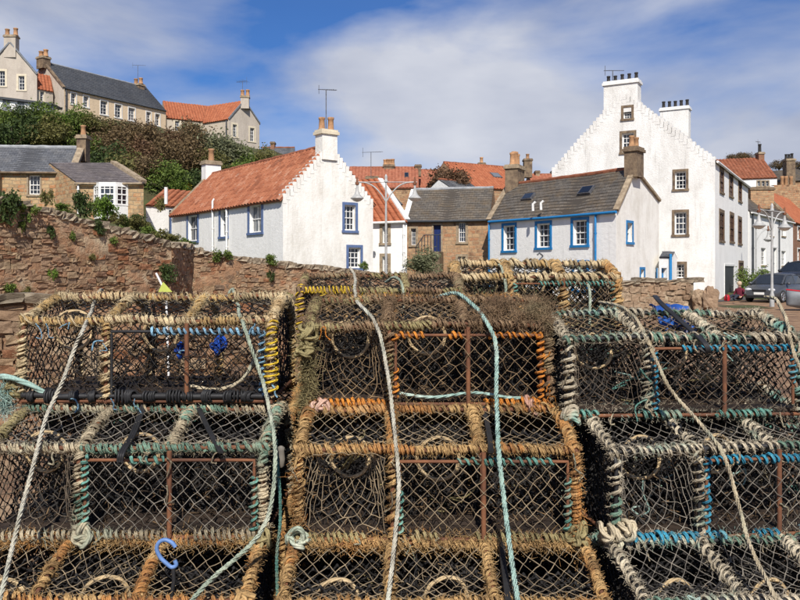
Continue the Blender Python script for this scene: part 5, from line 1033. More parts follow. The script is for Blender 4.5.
def coil(mb, path, Rr, r, pitch, per=9, sides=5, wobble=.12, fuzz=0, fz=None, gaps=0.0, m=0, phase=None):
    """rope wound round a bar"""
    _, Lp = resample(path, 2); n = max(8, int(Lp / pitch * per)); P, _ = resample(path, n); T = np.gradient(P, axis=0); T /= np.linalg.norm(T, axis=1)[:, None] + 1e-12
    ref = np.array([.21, .17, .96]) if abs(T[:, 2]).mean() < .8 else np.array([.3, .95, .1]); A = np.cross(T, ref); A /= np.linalg.norm(A, axis=1)[:, None]; B = np.cross(T, A)
    ph = np.linspace(0, Lp / pitch * 2 * np.pi, n) + wob(n, .8, 16) + (rng.random() * 6 if phase is None else phase); rad = Rr * (1 + wob(n, wobble, 7)); sp = np.linspace(0, Lp, n)
    for _ in range(int(Lp / .07 * (wobble > .1))): rad = rad + r * rng.uniform(.2, .9) * np.exp(-((sp - rng.uniform(0, Lp)) / (r * 1.3)) ** 2)
    q = np.cos(ph)[:, None] * A + np.sin(ph)[:, None] * B
    pos = P + q * rad[:, None] + T * wob(n, pitch * .10, 9)[:, None]; rr = r * (1 + wob(n, .15, 11))
    if gaps:
        run = []; i = 0
        while i < n:
            k = int(per * rng.uniform(2, 7)); 
            if rng.random() > gaps: mb.tube(pos[i:i + k + 1], rr[i:i + k + 1], sides, nrm=q[i:i + k + 1], m=m)
            i += k
    else: mb.tube(pos, rr, sides, nrm=q, m=m)
    if fuzz and fz is not None:
        k = nrs.randint(n, size=int(Lp * fuzz)); d = q[k] + nrs.randn(len(k), 3) * .7; d /= np.linalg.norm(d, axis=1)[:, None]; l = .004 + .014 * nrs.rand(len(k))[:, None]; a = pos[k] + q[k] * r * .7; fz.segs(a, a + d * l, .0007, 3)
def net(mb, Pf, nu, nv, r=.0017, jit=.12, closed=False, lowf=.012, tear=0.0):
    i, j = np.meshgrid(np.arange(nu + 1), np.arange(nv + 1), indexing='ij'); u, v = i / nu, j / nv
    ed = (4 * v * (1 - v)) ** .5 * ((4 * u * (1 - u)) ** .5 if not closed else 1)
    ju, jv = nrs.randn(*u.shape) * jit * ed / nu, nrs.randn(*u.shape) * jit * ed / nv
    if closed: ju[-1] = ju[0]; jv[-1] = jv[0]
    P = Pf(u + ju, v + jv); a, b, c = nrs.rand(3) * 6
    P = P + lowf * (np.sin(u * 9 + a) * np.sin(v * 6 + b) * ed)[..., None] * np.array([.35, 1, -.5]) + nrs.randn(*P.shape) * .0022 * ed[..., None]
    if closed: P[-1] = P[0]
    ok = (i + j) % 2 == 0; A, B = [], []
    for di in (1, -1):
        s = ok & (i + di >= 0) & (i + di <= nu) & (j + 1 <= nv); ii, jj = i[s], j[s]
        if tear: kp = nrs.rand(len(ii)) > tear; ii, jj = ii[kp], jj[kp]
        A.append(P[ii, jj]); B.append(P[ii + di, jj + 1])
    A, B = np.concatenate(A), np.concatenate(B); rr = r * (1 + .22 * nrs.randn(len(A))).clip(.6, 1.5); mid = (A + B) / 2 + nrs.randn(*A.shape) * .0016; mb.segs(np.concatenate([A, mid]), np.concatenate([mid, B]), np.concatenate([rr, rr]), 4)
    mb.blobs(P[ok], r * 2.4)
def hoop_pts(x, i0=0, i1=None): q = PROF[i0:i1]; return np.stack([np.full(len(q), x), q[:, 0], q[:, 1]], 1)
def wrap(mb, P, Rb, rr, k, fu, fz, over=.55, starts=2):
    """rope wound on a bar: several parallel turns lying aslant, in runs of two colours, crossed by a looser cord"""
    P, Lp = resample(P, max(12, int(_len(P) / .008))); n = len(P); cuts = [0]
    while cuts[-1] < n - 1: cuts.append(min(n - 1, cuts[-1] + rng.randint(9, 30)))
    if len(cuts) > 2 and cuts[-1] - cuts[-2] < 5: cuts.pop(-2)
    for a, b in zip(cuts[:-1], cuts[1:]):
        m = 1 if rng.random() < .3 else 0; st = starts if rng.random() < .8 else max(1, starts - 1); q = rr * rng.uniform(.85, 1.12); ph = rng.random() * 6
        for t in range(st): coil(mb, P[a:b + 1], Rb + q * .7, q, q * k * st * rng.uniform(.9, 1.1), per=10 if st > 1 else 9, wobble=.2, fuzz=fu / st, fz=fz, m=m, phase=ph + t * 6.283 / st)
    if over: coil(mb, P, Rb + rr * 1.9, rr * .6, rr * rng.uniform(6, 11), per=14, wobble=.12, gaps=over)
def _len(P): return float(np.linalg.norm(np.diff(np.asarray(P, float), axis=0), axis=1).sum())
def knot(mb, c, size, r, turns=3):
    for _ in range(turns):
        a = nrs.randn(3); a /= np.linalg.norm(a); b = np.cross(a, nrs.randn(3)); b /= np.linalg.norm(b); d = np.cross(a, b); t = np.linspace(0, 5.5 + rng.random() * 2, 22)
        p = np.array(c) + nrs.randn(3) * size * .25 + size * (np.cos(t)[:, None] * b * (.75 + .45 * np.sin(1.7 * t + rng.random() * 6))[:, None] + np.sin(t)[:, None] * d * .75 + np.sin(t * 1.5)[:, None] * a * .35); mb.tube(p, r, 6)
def creel(loc, L, label, rz=0, main='cream', hoops=None, lace='blue', bottom='olive', netc='tan', topnet=None, funnel=None, rr=.0060, bare=2, rubber=False, fuzzy=0, ring=(True, True), tilt=0, name='lobster_creel', extra=None, dense=1.28, kp=1.0, barm='rust', over=.55, starts=2, alt=None, group='lobster creels in the stack'):
    h = thing(name, loc, label, 'lobster creel', group, rz); h.rotation_euler = (R(tilt), 0, rz); hoops = hoops or main; topnet = topnet or netc; funnel = funnel or netc; X = [0, L * .335, L * .66, L]; Rb = .0075; alt = alt or {'cream': 'dcream', 'stone': 'moss', 'ginger': 'orange_r', 'brown': 'olive', 'pale': 'moss'}.get(main, main)
    mb = MB()
    for z in (.0,):
        mb.tube([(0, 0, z + .008), (L, 0, z + .008)], Rb, 7); mb.tube([(0, .52, z + .008), (L, .52, z + .008)], Rb, 7)
        for x in X: mb.tube([(x, 0, z + .008), (x, .52, z + .008)], Rb, 7)
    setp(mb.build('base_frame', M['rust'], h))
    for k in range(5):
        mb = MB(); y = .05 + k * .105; mb.box((L / 2, y, .022 + rng.uniform(-.002, .003)), (L - .02, .07 + rng.uniform(-.01, .01), .014), rng.uniform(-.012, .012)); mb.build('base_slat', M['wet_wood'], h)
    fz = MB(); fu = 1200 + fuzzy
    for k, x in enumerate(X):
        mb = MB(); P = hoop_pts(x); P[:, 0] += .004 * np.sin(np.linspace(0, 5, len(P)) + k); mb.tube(P[::3], Rb * .95, 7); hp = mb.build('hoop', M[barm], h); w = MB()
        if k == bare: wrap(w, P[I_FT:], Rb, rr, 2.25 * kp, fu, fz, over, starts)
        else: wrap(w, P[2:], Rb, rr * (1.1 if k in (0, 3) else 1), (2.2 if k in (0, 3) else 2.6) * kp, fu, fz, over, starts)
        setp(w.build('rope_wrap', [RP[hoops if k else (extra or {}).get('first', hoops)], RP[alt]], hp), kind='stuff')
    for nm, y, z, m_, pt in (('front_rail', FT[0] - .012, FT[1] + .006, main, 2.25), ('ridge_rail', RG[0], RG[1] + .004, main, 2.3), ('back_rail', .505, .27, main, 3.2)):
        mb = MB(); n = 24; P = np.stack([np.linspace(-.012, L + .012, n), np.full(n, y) + wob(n, .003, 5), np.full(n, z) + wob(n, .004, 6)], 1); mb.tube(P, Rb, 7); rl = mb.build(nm, M[barm], h); w = MB(); wrap(w, P, Rb, rr, (pt + .05) * kp, fu, fz, over, starts); setp(w.build('rope_wrap', [RP[m_], RP[alt]], rl), kind='stuff')
    P = np.stack([np.linspace(0, L, 20), np.full(20, -.002), np.full(20, .014) + wob(20, .002)], 1); mb = MB()
    if rubber:
        mb.tube(np.stack([np.linspace(-.01, L + .01, 30), np.full(30, -.006), np.full(30, .026) + wob(30, .003, 3)], 1), .010 + wob(30, .002, 2), 8)
        k = 14
        for i in range(k):
            x = L * (i + .5) / k + rng.uniform(-.03, .03); w_ = rng.uniform(.006, .024); t = np.linspace(0, 6.283, 13); q = np.stack([x + rng.uniform(-.03, .03) * np.sin(t / 2) + 0 * t, -.006 + .015 * np.cos(t), .026 + rng.uniform(.014, .024) * np.sin(t)], 1)
            for dx in np.linspace(-w_, w_, 5): mb.tube(q + np.array([dx, 0, 0]) + nrs.randn(3) * .0015, .0045, 4)
        mb.build('rubber_strip', M['rubber'], h)
    else:
        coil(mb, P, Rb + rr * .8, rr * 1.05, rr * 3.2, gaps=.3, wobble=.2, fuzz=fu * .6, fz=fz); setp(mb.build('bottom_wrap', RP[bottom], h), kind='stuff')
    # door frame over the two right bays, laced with coloured cord
    x0, x1, z0, z1 = X[1] + .026, X[3] - .03, .032, FT[1] - .03; n = 16
    dp = np.concatenate([np.stack([np.linspace(a, b, n), np.full(n, -.004), np.linspace(c, d, n)], 1) for a, b, c, d in ((x0, x0, z0, z1), (x0, x1, z1, z1), (x1, x1, z1, z0))]); mb = MB(); mb.tube(dp[::2], .0055, 6); df = mb.build('door_frame', M['rust' if not rubber else 'rubber'], h)
    w = MB(); coil(w, dp, .0098, .0052, .024, gaps=.3, wobble=.24); setp(w.build('door_lacing', RP[lace], df), kind='stuff')
    mb = MB(); P = np.stack([np.full(8, (x0 + x1) / 2), np.full(8, -.007), np.linspace(.01, FT[1], 8)], 1); mb.tube(P, .0085, 7); mb.build('door_bar', M['rust'], h)
    dn = dense; g = .0285 / dn
    ne = lambda d: max(4, int(d / g / 2) * 2)
    mb = MB(); net(mb, lambda u, v: np.stack([x0 + (x1 - x0) * u, -.004 - .012 * np.sin(np.pi * v) * np.sin(np.pi * u), z0 - .01 + (z1 + .01 - z0) * v], -1), ne(x1 - x0), ne(z1 - z0), .0013); mb.build('door_net', NET[netc], h)
    def pv(u, v, i0, i1): s = i0 + (i1 - i0) * np.clip(v, 0, 1); return np.stack([L * u, np.interp(s, np.arange(len(PROF)), PROF[:, 0]), np.interp(s, np.arange(len(PROF)), PROF[:, 1]) - .012 * np.sin(np.pi * np.clip(v, 0, 1))], -1)
    mb = MB(); net(mb, lambda u, v: pv(u, v, I_FT, I_RG), ne(L), ne(.29), .0013); mb.build('top_net', NET[topnet], h)
    mb = MB(); net(mb, lambda u, v: pv(u, v, I_RG, len(PROF) - 1), ne(L * 1.15), ne(.62), .0019); mb.build('back_net', NET['black'], h)
    zt = lambda y: np.interp(y, [0, .045, .13, .29, .41, .482, .52], [.25, .298, .327, .366, .35, .29, .2])
    for x in (0.004, L - .004):
        mb = MB(); net(mb, lambda u, v, x=x: np.stack([np.full_like(u, x), .52 * u, .02 + (zt(.52 * u) - .02) * v], -1), ne(.6), ne(.36), .0019); mb.build('end_net', NET['black'], h)
    mb = MB(); net(mb, lambda u, v: np.stack([X[1] + .08 * np.sin(u * 3), .03 + .46 * u, .02 + (zt(.5 * u) - .03) * v], -1), 14, 10, .002, .3); mb.build('parlour_net', NET['black'], h)
    for yy in (.17, .27, .38):  # black net layers added to block light and darken the creel's inside
        if rubber: break
        mb = MB(); net(mb, lambda u, v, yy=yy: np.stack([L * u, yy + .06 * np.sin(u * 7 + yy * 20) + .05 * np.sin(v * 4), .02 + .30 * v], -1), ne(L * 1.25), ne(.40), .0030, .35, lowf=.03); mb.build('added_shade_net', NET['black'], h)
    # entrance eyes: netting drawn in to a ring
    for k, (xa, xb, y0, yr) in enumerate(((.02, X[1] - .02, -.002, .13), (X[1] + .03, X[2], .5, .15))):
        if not ring[k]: continue
        c = np.array([(xa + xb) / 2 + rng.uniform(-.02, .02), yr, .245 + rng.uniform(-.015, .01)]); rad = .067 + rng.uniform(-.004, .006); t = np.linspace(0, 2 * np.pi, 40, endpoint=False); rp = c + np.stack([rad * np.cos(t), .012 * np.sin(2 * t), rad * np.sin(t)], 1)
        mb = MB(); mb.tube(rp, .0068, 7, closed=True); rg = mb.build('entrance_ring', M['cane'], h)
        def fn(u, v, c=c, rad=rad, xa=xa, xb=xb, y0=y0):
            a = 2 * np.pi * u; s = np.maximum(np.abs(np.cos(a)), np.abs(np.sin(a))); ox = (xa + xb) / 2 + (xb - xa) / 2 * np.cos(a) / s; oz = .15 + .13 * np.sin(a) / s; e = v ** 1.25
            return np.stack([ox + (c[0] + rad * np.cos(a) - ox) * v, y0 + (c[1] - y0) * e, oz + (c[2] + rad * np.sin(a) - oz) * v], -1)
        mb = MB(); net(mb, fn, 34, 9, .0013, .18, True, .006); mb.build('entrance_net', NET[funnel], h)
    # loose cords and weed caught inside
    mb = MB()
    for k in range(9):
        a = np.array([rng.uniform(.04, L - .04), rng.uniform(.08, .48), rng.uniform(.03, .3)]); p = [a]
        for _ in range(4): p.append(p[-1] + np.array([rng.uniform(-.09, .09), rng.uniform(-.05, .05), rng.uniform(-.09, .06)]))
        p = np.clip(np.array(p), (.02, .03, .03), (L - .02, .5, .30)); mb.tube(smooth_path(p, 20), rng.uniform(.0015, .004), 5)
    setp(mb.build('loose_cords', RP[rng.choice(['brown', 'olive', 'stone', 'black'])], h), kind='stuff')
    mb = MB(); n = 600; C = np.stack([nrs.rand(n) * (L - .06) + .03, nrs.rand(n) * .4 + .06, .03 + nrs.rand(n) ** 2.2 * .2], 1); d = nrs.randn(n, 3); d /= np.linalg.norm(d, axis=1)[:, None]; mb.segs(C - d * .018, C + d * .018, .002 * (0.5 + nrs.rand(n)), 3); setp(mb.build('dried_weed', M['dried_weed'], h), kind='stuff')
    if fz.n: setp(fz.build('frayed_fibres', RP[main], h), kind='stuff')
    mb = MB()
    for k in range(12):   # cut cord ends hanging from the lashings
        x, z = (rng.uniform(0, L), rng.choice((FT[1], FT[1], .02))) if k % 3 else (rng.choice(X), rng.uniform(.05, .28)); p = [np.array([x, -.02, z])]
        for _ in range(3): p.append(p[-1] + np.array([rng.uniform(-.02, .02), rng.uniform(-.006, .004), rng.uniform(-.03, .004)]))
        mb.tube(smooth_path(p, 12), rng.uniform(.0016, .0034), 5)
    setp(mb.build('cord_ends', RP[rng.choice([main, lace, 'stone'])], h), kind='stuff')
    return h
M['dried_weed'] = simple('dried_weed', (.22, .14, .07), (.03, .02, .014), 25, .9, lo=.45, hi=.7)
def part_knot(h, c, size, r, col, turns=3, name='rope_knot'): mb = MB(); knot(mb, c, size, r, turns); mb.build(name, RP[col], h)
def fuzz_clump(h, pts, n, col, l=.03, name='frayed_clump'):
    mb = MB(); P = np.asarray(pts, float); k = nrs.randint(len(P), size=n); a = P[k] + nrs.randn(n, 3) * .014; d = nrs.randn(n, 3); d /= np.linalg.norm(d, axis=1)[:, None]; m = a + d * l * .5 * nrs.rand(n)[:, None]; b = m + (d + nrs.randn(n, 3) * .8) * l * .45
    mb.segs(a, m, .0011, 3); mb.segs(m, b, .0008, 3); setp(mb.build(name, RP[col], h), kind='stuff')
YR = {3: 2.83, 2: 2.50, 1: 2.20, 0: 1.90}; ZR = {3: 1.125, 2: .748, 1: .374, 0: 0.0}
cL1 = creel((-1.365, 2.81, ZR[3] + .015), .90, 'top creel of the left column, cream rope, light blue lacing and black rubber strip', 0, 'cream', lace='blue', netc='black', topnet='black', funnel='black', rubber=True)
cL2 = creel((-1.345, 2.52, ZR[2]), .905, 'second creel down in the left column, weathered grey-tan rope with teal lacing', 0, 'stone', lace='teal', bottom='stone', netc='grey', funnel='dark', extra={'first': 'olive'})
cL3 = creel((-1.375, 2.23, ZR[1]), .93, 'third creel down in the left column, ginger rope, two cane rings showing', 0, 'ginger', lace='teal', bottom='ginger', netc='tan')
cM1 = creel((-.335, 2.83, ZR[3]), .875, 'top creel of the middle column, shaggy brown rope with orange door lacing', 0, 'brown', lace='orange', bottom='orange', netc='brown', topnet='brown', fuzzy=600, extra={'first': 'olive'})
cM2 = creel((-.328, 2.50, ZR[2]), .895, 'second creel down in the middle column, ginger-tan rope with olive bottom wrap', 0, 'ginger', lace='teal', bottom='olive', netc='tan')
cM3 = creel((-.340, 2.20, ZR[1]), .93, 'third creel down in the middle column, tan rope frame cut by the lower picture edge', 0, 'ginger', lace='olive', bottom='ginger', netc='tan')
cR1 = creel((.585, 2.71, ZR[3] - .02), .83, 'top creel of the right column, pale rope mixed with teal cord', R(3), 'pale', lace='bright', bottom='teal', netc='dark', topnet='brown', kp=1.8, barm='rubber', over=.75, rr=.0066, starts=1)
cR2 = creel((.690, 2.50, ZR[2] - .006), .84, 'second creel down in the right column, cream rope with bright blue lacing', R(7), 'pale', lace='bright', bottom='bright', netc='grey', topnet='grey', kp=1.8, barm='rubber', over=.75, rr=.0066, starts=1)
cR3 = creel((.700, 2.20, ZR[1]), .88, 'third creel down in the right column, pale rope with green cord ends', R(5), 'pale', lace='teal', bottom='teal', netc='grey', kp=1.8, barm='rubber', over=.75, rr=.0066, starts=1)
cB1 = creel((-.52, 4.05, 1.215), .84, 'creel behind the middle column tied with yellow cord at its left end', R(1), 'brown', lace='yellow', bottom='brown', netc='black', rr=.008, group='creels behind the stack')
cB2 = creel((.315, 4.36, 1.285), .90, 'raised creel behind the right gap, thick tan rope arches against the blue trimmed house', R(-1), 'cream', hoops='ginger', lace='teal', bottom='olive', netc='brown', topnet='black', rr=.0105, bare=9, group='creels behind the stack')
cR1.scale = (1, 1, .93)
# copies deeper in the stack and below the picture
def copy_creel(src, loc, label, rz=0, group='creels deep in the stack'):
    o = src.copy(); link(o); o.location = loc; o.rotation_euler = (0, 0, rz); o['label'] = label; o['group'] = group
    for c in src.children:
        d = c.copy(); link(d); d.parent = o
        for g in c.children: e = g.copy(); link(e); e.parent = d
    return o
copy_creel(cM2, (-.33, 3.42, ZR[3] - .01), 'creel hidden directly behind the top middle creel', R(1)); 
for src, x, lab in ((cL3, -1.36, 'left'), (cM3, -.345, 'middle'), (cR3, .69, 'right')):
    copy_creel(src, (x, 3.08, ZR[2] - .004), f'creel seen through the netting behind the second {lab} creel', R(-1))
    copy_creel(src, (x + .01, 2.78, ZR[1]), f'creel seen through the netting behind the third {lab} creel', R(1))
    copy_creel(src, (x, 1.90, ZR[0]), f'creel at the bottom of the {lab} column, below the picture edge'); copy_creel(src, (x + .01, 2.46, ZR[0]), f'creel on the ground behind the bottom {lab} creel'); copy_creel(src, (x, 3.02, ZR[0]), f'creel on the ground in the third line of the {lab} column'); copy_creel(src, (x, 3.36, ZR[1]), f'creel in the third line, second from the ground, {lab} column')
for k, (x, y, z, s) in enumerate(((-.52, 4.05, .84, cM3), (-.52, 4.05, .465, cL3), (-.52, 4.05, .09, cM3), (.315, 4.36, .91, cR3), (.315, 4.36, .535, cM3), (.315, 4.36, .16, cL3))): copy_creel(s, (x, y, z), ('creel holding up the yellow corded creel, ' if k < 3 else 'creel holding up the raised creel, ') + ('first', 'second', 'third')[k % 3] + ' down', group='creels behind the stack')
for x, y, zt, lab in ((-.52, 4.05, .09, 'weathered wooden pallet under the yellow corded creels'), (.315, 4.36, .16, 'weathered wooden pallet under the raised creels')):
    h = thing('pallet', (x, y, 0), lab, 'pallet', 'pallets under the creels')
    for k in range(6): mb = MB(); mb.box((.45, .03 + k * .095, zt - .012), (.98, .08, .022)); mb.build('deck_board', M['wet_wood'], h)
    for k in range(3): mb = MB(); mb.box((.02 + k * .43, .27, (zt - .024) / 2), (.09, .56, zt - .026)); mb.build('bearer', M['wet_wood'], h)
# details that belong to single creels
w = MB(); t = np.linspace(0, 1, 8)
P = hoop_pts(.90, 0, I_FT + 2)[4:]; coil(w, P + np.array([.004, -.012, 0]), .021, .0042, .024, wobble=.2, gaps=.1); w.build('yellow_lashing', RP['yellow'], cL1)
w = MB(); t = np.linspace(0, 12 * np.pi, 160); w.tube(np.stack([.655 + .026 * np.cos(t) * np.cos(t * .21), .25 + .03 * np.sin(t * .83), .185 + .035 * np.sin(t) * np.sin(t * .17 + 1)], 1), .006, 6); w.build('blue_cord_bundle', RP['royal'], cL1)
w = MB(); t = np.linspace(0, 8 * np.pi, 110); w.tube(np.stack([.50 + .022 * np.cos(t) * np.cos(t * .21), .27 + .02 * np.sin(t * .83), .165 + .03 * np.sin(t) * np.sin(t * .17 + 1)], 1), .006, 6); w.build('blue_cord_bundle', RP['royal'], cL1)
w = MB(); w.tube(smooth_path([(.60, .02, .06), (.70, .03, .045), (.79, .02, .08), (.84, .015, .16), (.86, .01, .2)], 30), .007, 6); w.build('loose_rope', RP['sand'], cL1)
part_knot(cL1, (-.03, .0, .05), .03, .009, 'olive', 3); fuzz_clump(cL1, [(-.05, -.01, .05), (-.05, -.01, .02), (-.05, -.01, -.02)], 500, 'aqua', .03)
w = MB(); w.tube(smooth_path([(-.09, 0, .09), (-.04, -.03, .1), (.03, -.02, .075), (.08, 0, .04)], 24), .011, 6); w.build('teal_rope_end', RP['aqua'], cL1)
for c, x, z, col in ((cL2, .90, .0, 'olive'), (cM2, .0, .02, 'mint'), (cM2, .895, .03, 'olive'), (cR2, -.02, .03, 'sand'), (cR2, .03, .05, 'sand'), (cR1, .0, .01, 'pale'), (cL3, .93, .3, 'ginger'), (cM1, .0, .2, 'olive'), (cM1, .01, .27, 'olive'), (cM1, .05, .005, 'pink'), (cM1, .81, .0, 'pink'), (cB2, .0, .12, 'pale'), (cL2, .33, .02, 'stone'), (cR2, .84, .02, 'teal')): part_knot(c, (x, -.016, z), .032, .0085, col, 4)
fuzz_clump(cM1, [(.62 + .02 * i, .02 + .022 * (i % 7), .3 + .01 * (i % 7)) for i in range(14)] + [(.87, .04 * i, .3 + .008 * i) for i in range(6)], 2400, 'brown', .045)
fuzz_clump(cM1, [(.04 * i, .29, .37) for i in range(22)] + [(.0, .04 * i, .3 + .01 * i) for i in range(7)] + [(.29, .04 * i, .3 + .01 * i) for i in range(7)], 700, 'brown', .03)
fuzz_clump(cM1, [(.0, -.01, .03 * i) for i in range(9)], 1300, 'olive', .03); fuzz_clump(cM2, [(.895, -.01, .03 * i) for i in range(9)] + [(.0, -.01, .03 * i) for i in range(9)], 380, 'orange_r', .02); fuzz_clump(cM3, [(.03 * i, .29, .37) for i in range(30)], 1500, 'ginger', .025); fuzz_clump(cL3, [(.03 * i, .29, .37) for i in range(30)], 1500, 'ginger', .025)
w = MB(); w.tube(smooth_path([(.3, .02, .05), (.45, -.01, .035), (.6, .0, .05), (.72, -.01, .035), (.8, 0, .03)], 40), .006, 6); w.build('green_cord', RP['aqua'], cM1)
for c, n in ((cR1, 5), (cR3, 6), (cR2, 3)):
    for k in range(n):
        a = np.array([rng.uniform(.05, .6), rng.choice((-.012, .12, .2)), rng.uniform(.1, .33)]); p = [a]
        for _ in range(6): p.append(p[-1] + np.array([rng.uniform(-.06, .06), rng.uniform(-.008, .008), rng.uniform(-.06, .03)]))
        w = MB(); w.tube(smooth_path(p, 30), .0032, 5); w.build('green_cord', RP[rng.choice(('aqua', 'teal'))], c)
P_ = MB(); coil(P_, np.stack([np.linspace(.02, .3, 10), np.full(10, -.01), np.full(10, .30)], 1), .02, .004, .02, gaps=.2); P_.build('yellow_lashing', RP['yellow'], cB1); w = MB(); coil(w, hoop_pts(0, 6, I_FT + 8), .022, .0045, .03); w.build('yellow_lashing', RP['yellow'], cB1)

# ------------------------------------------------------------------ ropes thrown over the stack
def DY(y): return float(np.interp(y, [262, 285, 292, 300, 325, 340, 405, 450, 470, 545, 605, 640], [4.3, 3.9, 3.14, 3.05, 2.775, 2.765, 2.64, 2.445, 2.435, 2.31, 2.13, 2.1]))
def strands(mb, P, r, lay=.055):
    n = len(P); T = np.gradient(P, axis=0); T /= np.linalg.norm(T, axis=1)[:, None]; A = np.cross(T, [.2, .95, .1]); A /= np.linalg.norm(A, axis=1)[:, None]; B = np.cross(T, A); s = np.concatenate([[0], np.cumsum(np.linalg.norm(np.diff(P, axis=0), axis=1))])
    for k in range(3): ph = s / lay * 2 * np.pi + k * 2.0944; q = np.cos(ph)[:, None] * A + np.sin(ph)[:, None] * B; mb.tube(P + q * r * .48, r * .56, 6, nrm=q)
def rope(pts, col, label, r=.0092, dd=None, name='mooring_rope', group='ropes draped over the creels'):
    P = np.array([tuple(P3(x, y, (d[0] if d else DY(y)))) for x, y, *d in pts]); P = smooth_path(P, 60); P, Lp = resample(P, 40); P, Lp = resample(P, max(40, int(Lp / .0065))); P += np.stack([wob(len(P), .0022, 26), wob(len(P), .0018, 30), 0 * P[:, 0]], 1)
    r *= .82; mb = MB(); strands(mb, P, r); o = mb.build(name, RP[col]); return setp(o, label, 'rope', group)
rope([(104, 300, 3.4), (100, 290), (86, 325), (74, 350), (47, 420), (30, 480), (20, 515), (6, 572), (-6, 625)], 'white', 'off-white rope hanging diagonally over the left column of creels')
rope([(228, 300, 3.4), (232, 289), (244, 325), (259, 367), (269, 408), (275, 449), (272.5, 500), (262, 530), (243, 552), (206, 584), (180, 615)], 'mint', 'pale green rope curving down beside the yellow lashing of the left column')
rope([(276, 440, 2.6), (278, 470, 2.52), (280, 520, 2.42), (277, 560, 2.4), (279, 625, 2.3)], 'teal', 'thin green rope hanging in the gap between left and middle columns', .007)
rope([(350, 268, 4.0), (355, 276, 3.9), (357, 300, 3.14), (374, 320, 2.85), (386, 365), (392, 405), (398, 470), (397, 520), (391, 570), (385, 620)], 'white', 'whitish rope running down the left half of the middle column')
rope([(430, 300, 3.3), (455, 293, 3.13), (473, 306, 2.98), (487, 323, 2.8), (496, 345), (497, 400), (499, 450), (505, 505), (512, 560), (522, 625)], 'aqua', 'turquoise rope running down the right half of the middle column', .0105)
rope([(600, 302, 3.4), (622, 307, 3.02), (640, 325, 2.8), (657, 365, 2.66), (672, 392, 2.62), (696, 418, 2.58), (722, 452, 2.44), (737, 500, 2.4), (752, 550, 2.3), (776, 600, 2.15), (790, 625, 2.1)], 'sand', 'sandy rope slanting across the right column of creels', .0085)
rope([(765, 297, 3.3), (776, 300, 3.05), (786, 320, 2.85), (792, 345, 2.72), (802, 375, 2.66), (820, 420, 2.6)], 'sand', 'short pale rope at the right edge over the top right creel', .0088)
rope([(492, 266, 4.75), (500, 265, 4.62), (505, 280, 4.36), (507, 297, 4.31), (507, 325, 4.25)], 'mint', 'pale green rope over the left part of the raised back creel', .011)
rope([(570, 268, 4.75), (579, 268, 4.62), (587, 282, 4.36), (590, 300, 4.31), (590, 330, 4.25)], 'mint', 'pale green rope over the right part of the raised back creel', .011)
rope([(386, 282, 4.25), (394, 277, 4.05), (401, 284, 4.0), (403.5, 300, 3.98), (404, 330, 3.95)], 'mint', 'pale green rope over the yellow corded back creel', .009)
# blue hook, straps, clips
def hook():
    h = thing('bungee_hook', tuple(P3(165, 556, 2.275)), 'blue plastic hook with black strap hanging on the lower left creel', 'hook'); o = Vector(h.location)
    pts = [P3(x / 2.667, 400 + y / 2.667, 2.275) - o for x, y in ((468, 392), (458, 380), (440, 373), (424, 380), (418, 398), (428, 420), (442, 434), (458, 446), (470, 440), (466, 428))]; mb = MB(); mb.tube(smooth_path([tuple(p) for p in pts], 40), .0062, 8); mb.build('hook', M['blue_plastic'], h)
    mb = MB(); q = [P3(x / 2.667, 400 + y / 2.667, 2.275) - o for x, y in ((462, 446), (464, 480), (458, 520), (455, 560))]; mb.tube([tuple(p) for p in q], .006, 6); mb.build('strap', M['rubber'], h)
M['blue_plastic'] = simple('blue_plastic', (.13, .24, .50), (.09, .17, .36), 30, .5, spec=.4); M['grey_plastic'] = simple('grey_plastic', (.20, .18, .15), (.11, .10, .085), 9, .6); M['blue_tarp'] = simple('blue_tarp', (.025, .11, .40), (.012, .05, .22), 14, .5)
hook()
def strap(pts, label, wd=.014):
    P = smooth_path([tuple(P3(x, y, d)) for x, y, d in pts], 24); mb = MB()
    for dx in (-.5, 0, .5): mb.tube(P + np.array([dx * wd, 0, 0]), .0048, 6)
    setp(mb.build('rubber_strap', M['rubber']), label, 'strap', 'rubber straps on the creels')
strap(((146, 399, 2.84), (140, 416, 2.77), (132, 436, 2.6), (122, 452, 2.47), (120, 462, 2.46)), 'black rubber strap on the second left creel below the blue laced door'); strap(((196, 402, 2.84), (204, 420, 2.74), (214, 440, 2.58), (221, 452, 2.47)), 'black rubber strap on the second left creel near its right end', .01)
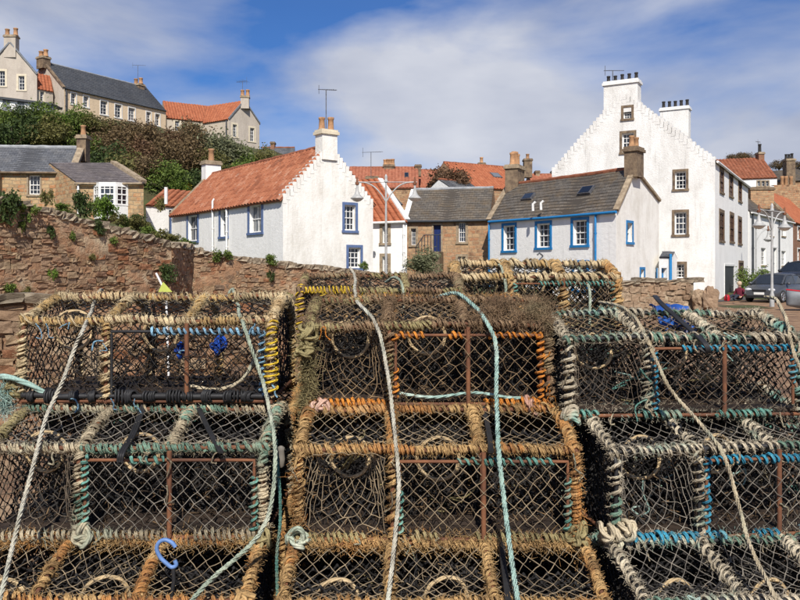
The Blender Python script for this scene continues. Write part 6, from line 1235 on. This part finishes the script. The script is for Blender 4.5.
strap(((482, 404, 2.84), (486, 418, 2.76), (490, 440, 2.55), (491, 452, 2.46)), 'dark strap over the second middle creel left of the turquoise rope', .01); strap(((502, 540, 2.5), (503, 560, 2.4), (507, 590, 2.25), (509, 615, 2.13)), 'dark strap over the third middle creel beside the turquoise rope', .01)
strap(((655, 296, 3.2), (662, 304, 3.02), (684, 324, 2.86), (704, 342, 2.68), (708, 352, 2.67), (700, 348, 2.68)), 'black elastic cord hooked across the top right creel', .012)
h = thing('line_clip', tuple(P3(281, 457, 2.56)), 'grey plastic clip on the thin green rope between the columns', 'clip'); mb = MB()
mb.lathe((0, 0, -.035), [(.004, 0), (.011, .006), (.014, .03), (.011, .055), (.013, .066), (.004, .072)], 10, sy=.6)
mb.build('clip_body', M['grey_plastic'], h)
mb = MB(); N_ = 18; V = []
for i in range(N_ + 1):
    for j in range(9): x, y = i / N_ * .15, j / 8 * .16; V.append((x, y, .008 * math.sin(i * .5 + j * .4) + .005 * math.sin(j * 1.1 - i * .3) - .10 * max(0, (.12 - y)) / .12))
mb.add(V, [[i * 9 + j, (i + 1) * 9 + j, (i + 1) * 9 + j + 1, i * 9 + j + 1] for i in range(N_) for j in range(8)], None, 0, True); o = mb.build('tarpaulin', M['blue_tarp']); o.location = tuple(P3(662, 307, 3.06)); sd = o.modifiers.new('t', 'SOLIDIFY'); sd.thickness = .004; setp(o, 'folded blue tarpaulin on top of the right column of creels', 'tarpaulin')
h = thing('marker_pole', (PX(172, 6).x, 6, 0), 'thin white pole with a yellow-green flag behind the left creels', 'marker'); mb = MB(); o_ = Vector(h.location); mb.tube([(0, 0, 0), tuple(P3(166, 293, 6) - o_), tuple(P3(156, 273, 6) - o_)], .009, 6); mb.build('pole', M['white_paint'], h)
mb = MB(); M['flag'] = simple('flag_cloth', (.50, .55, .12), (.38, .42, .09), 6, .8); a = [P3(x, y, 5.98) - o_ for x, y in ((158, 292), (163, 282), (172, 292))]; mb.add([tuple(p) for p in a] + [tuple(p + Vector((0, .01, 0))) for p in a], [[0, 1, 2], [5, 4, 3]]); mb.build('flag', M['flag'], h)
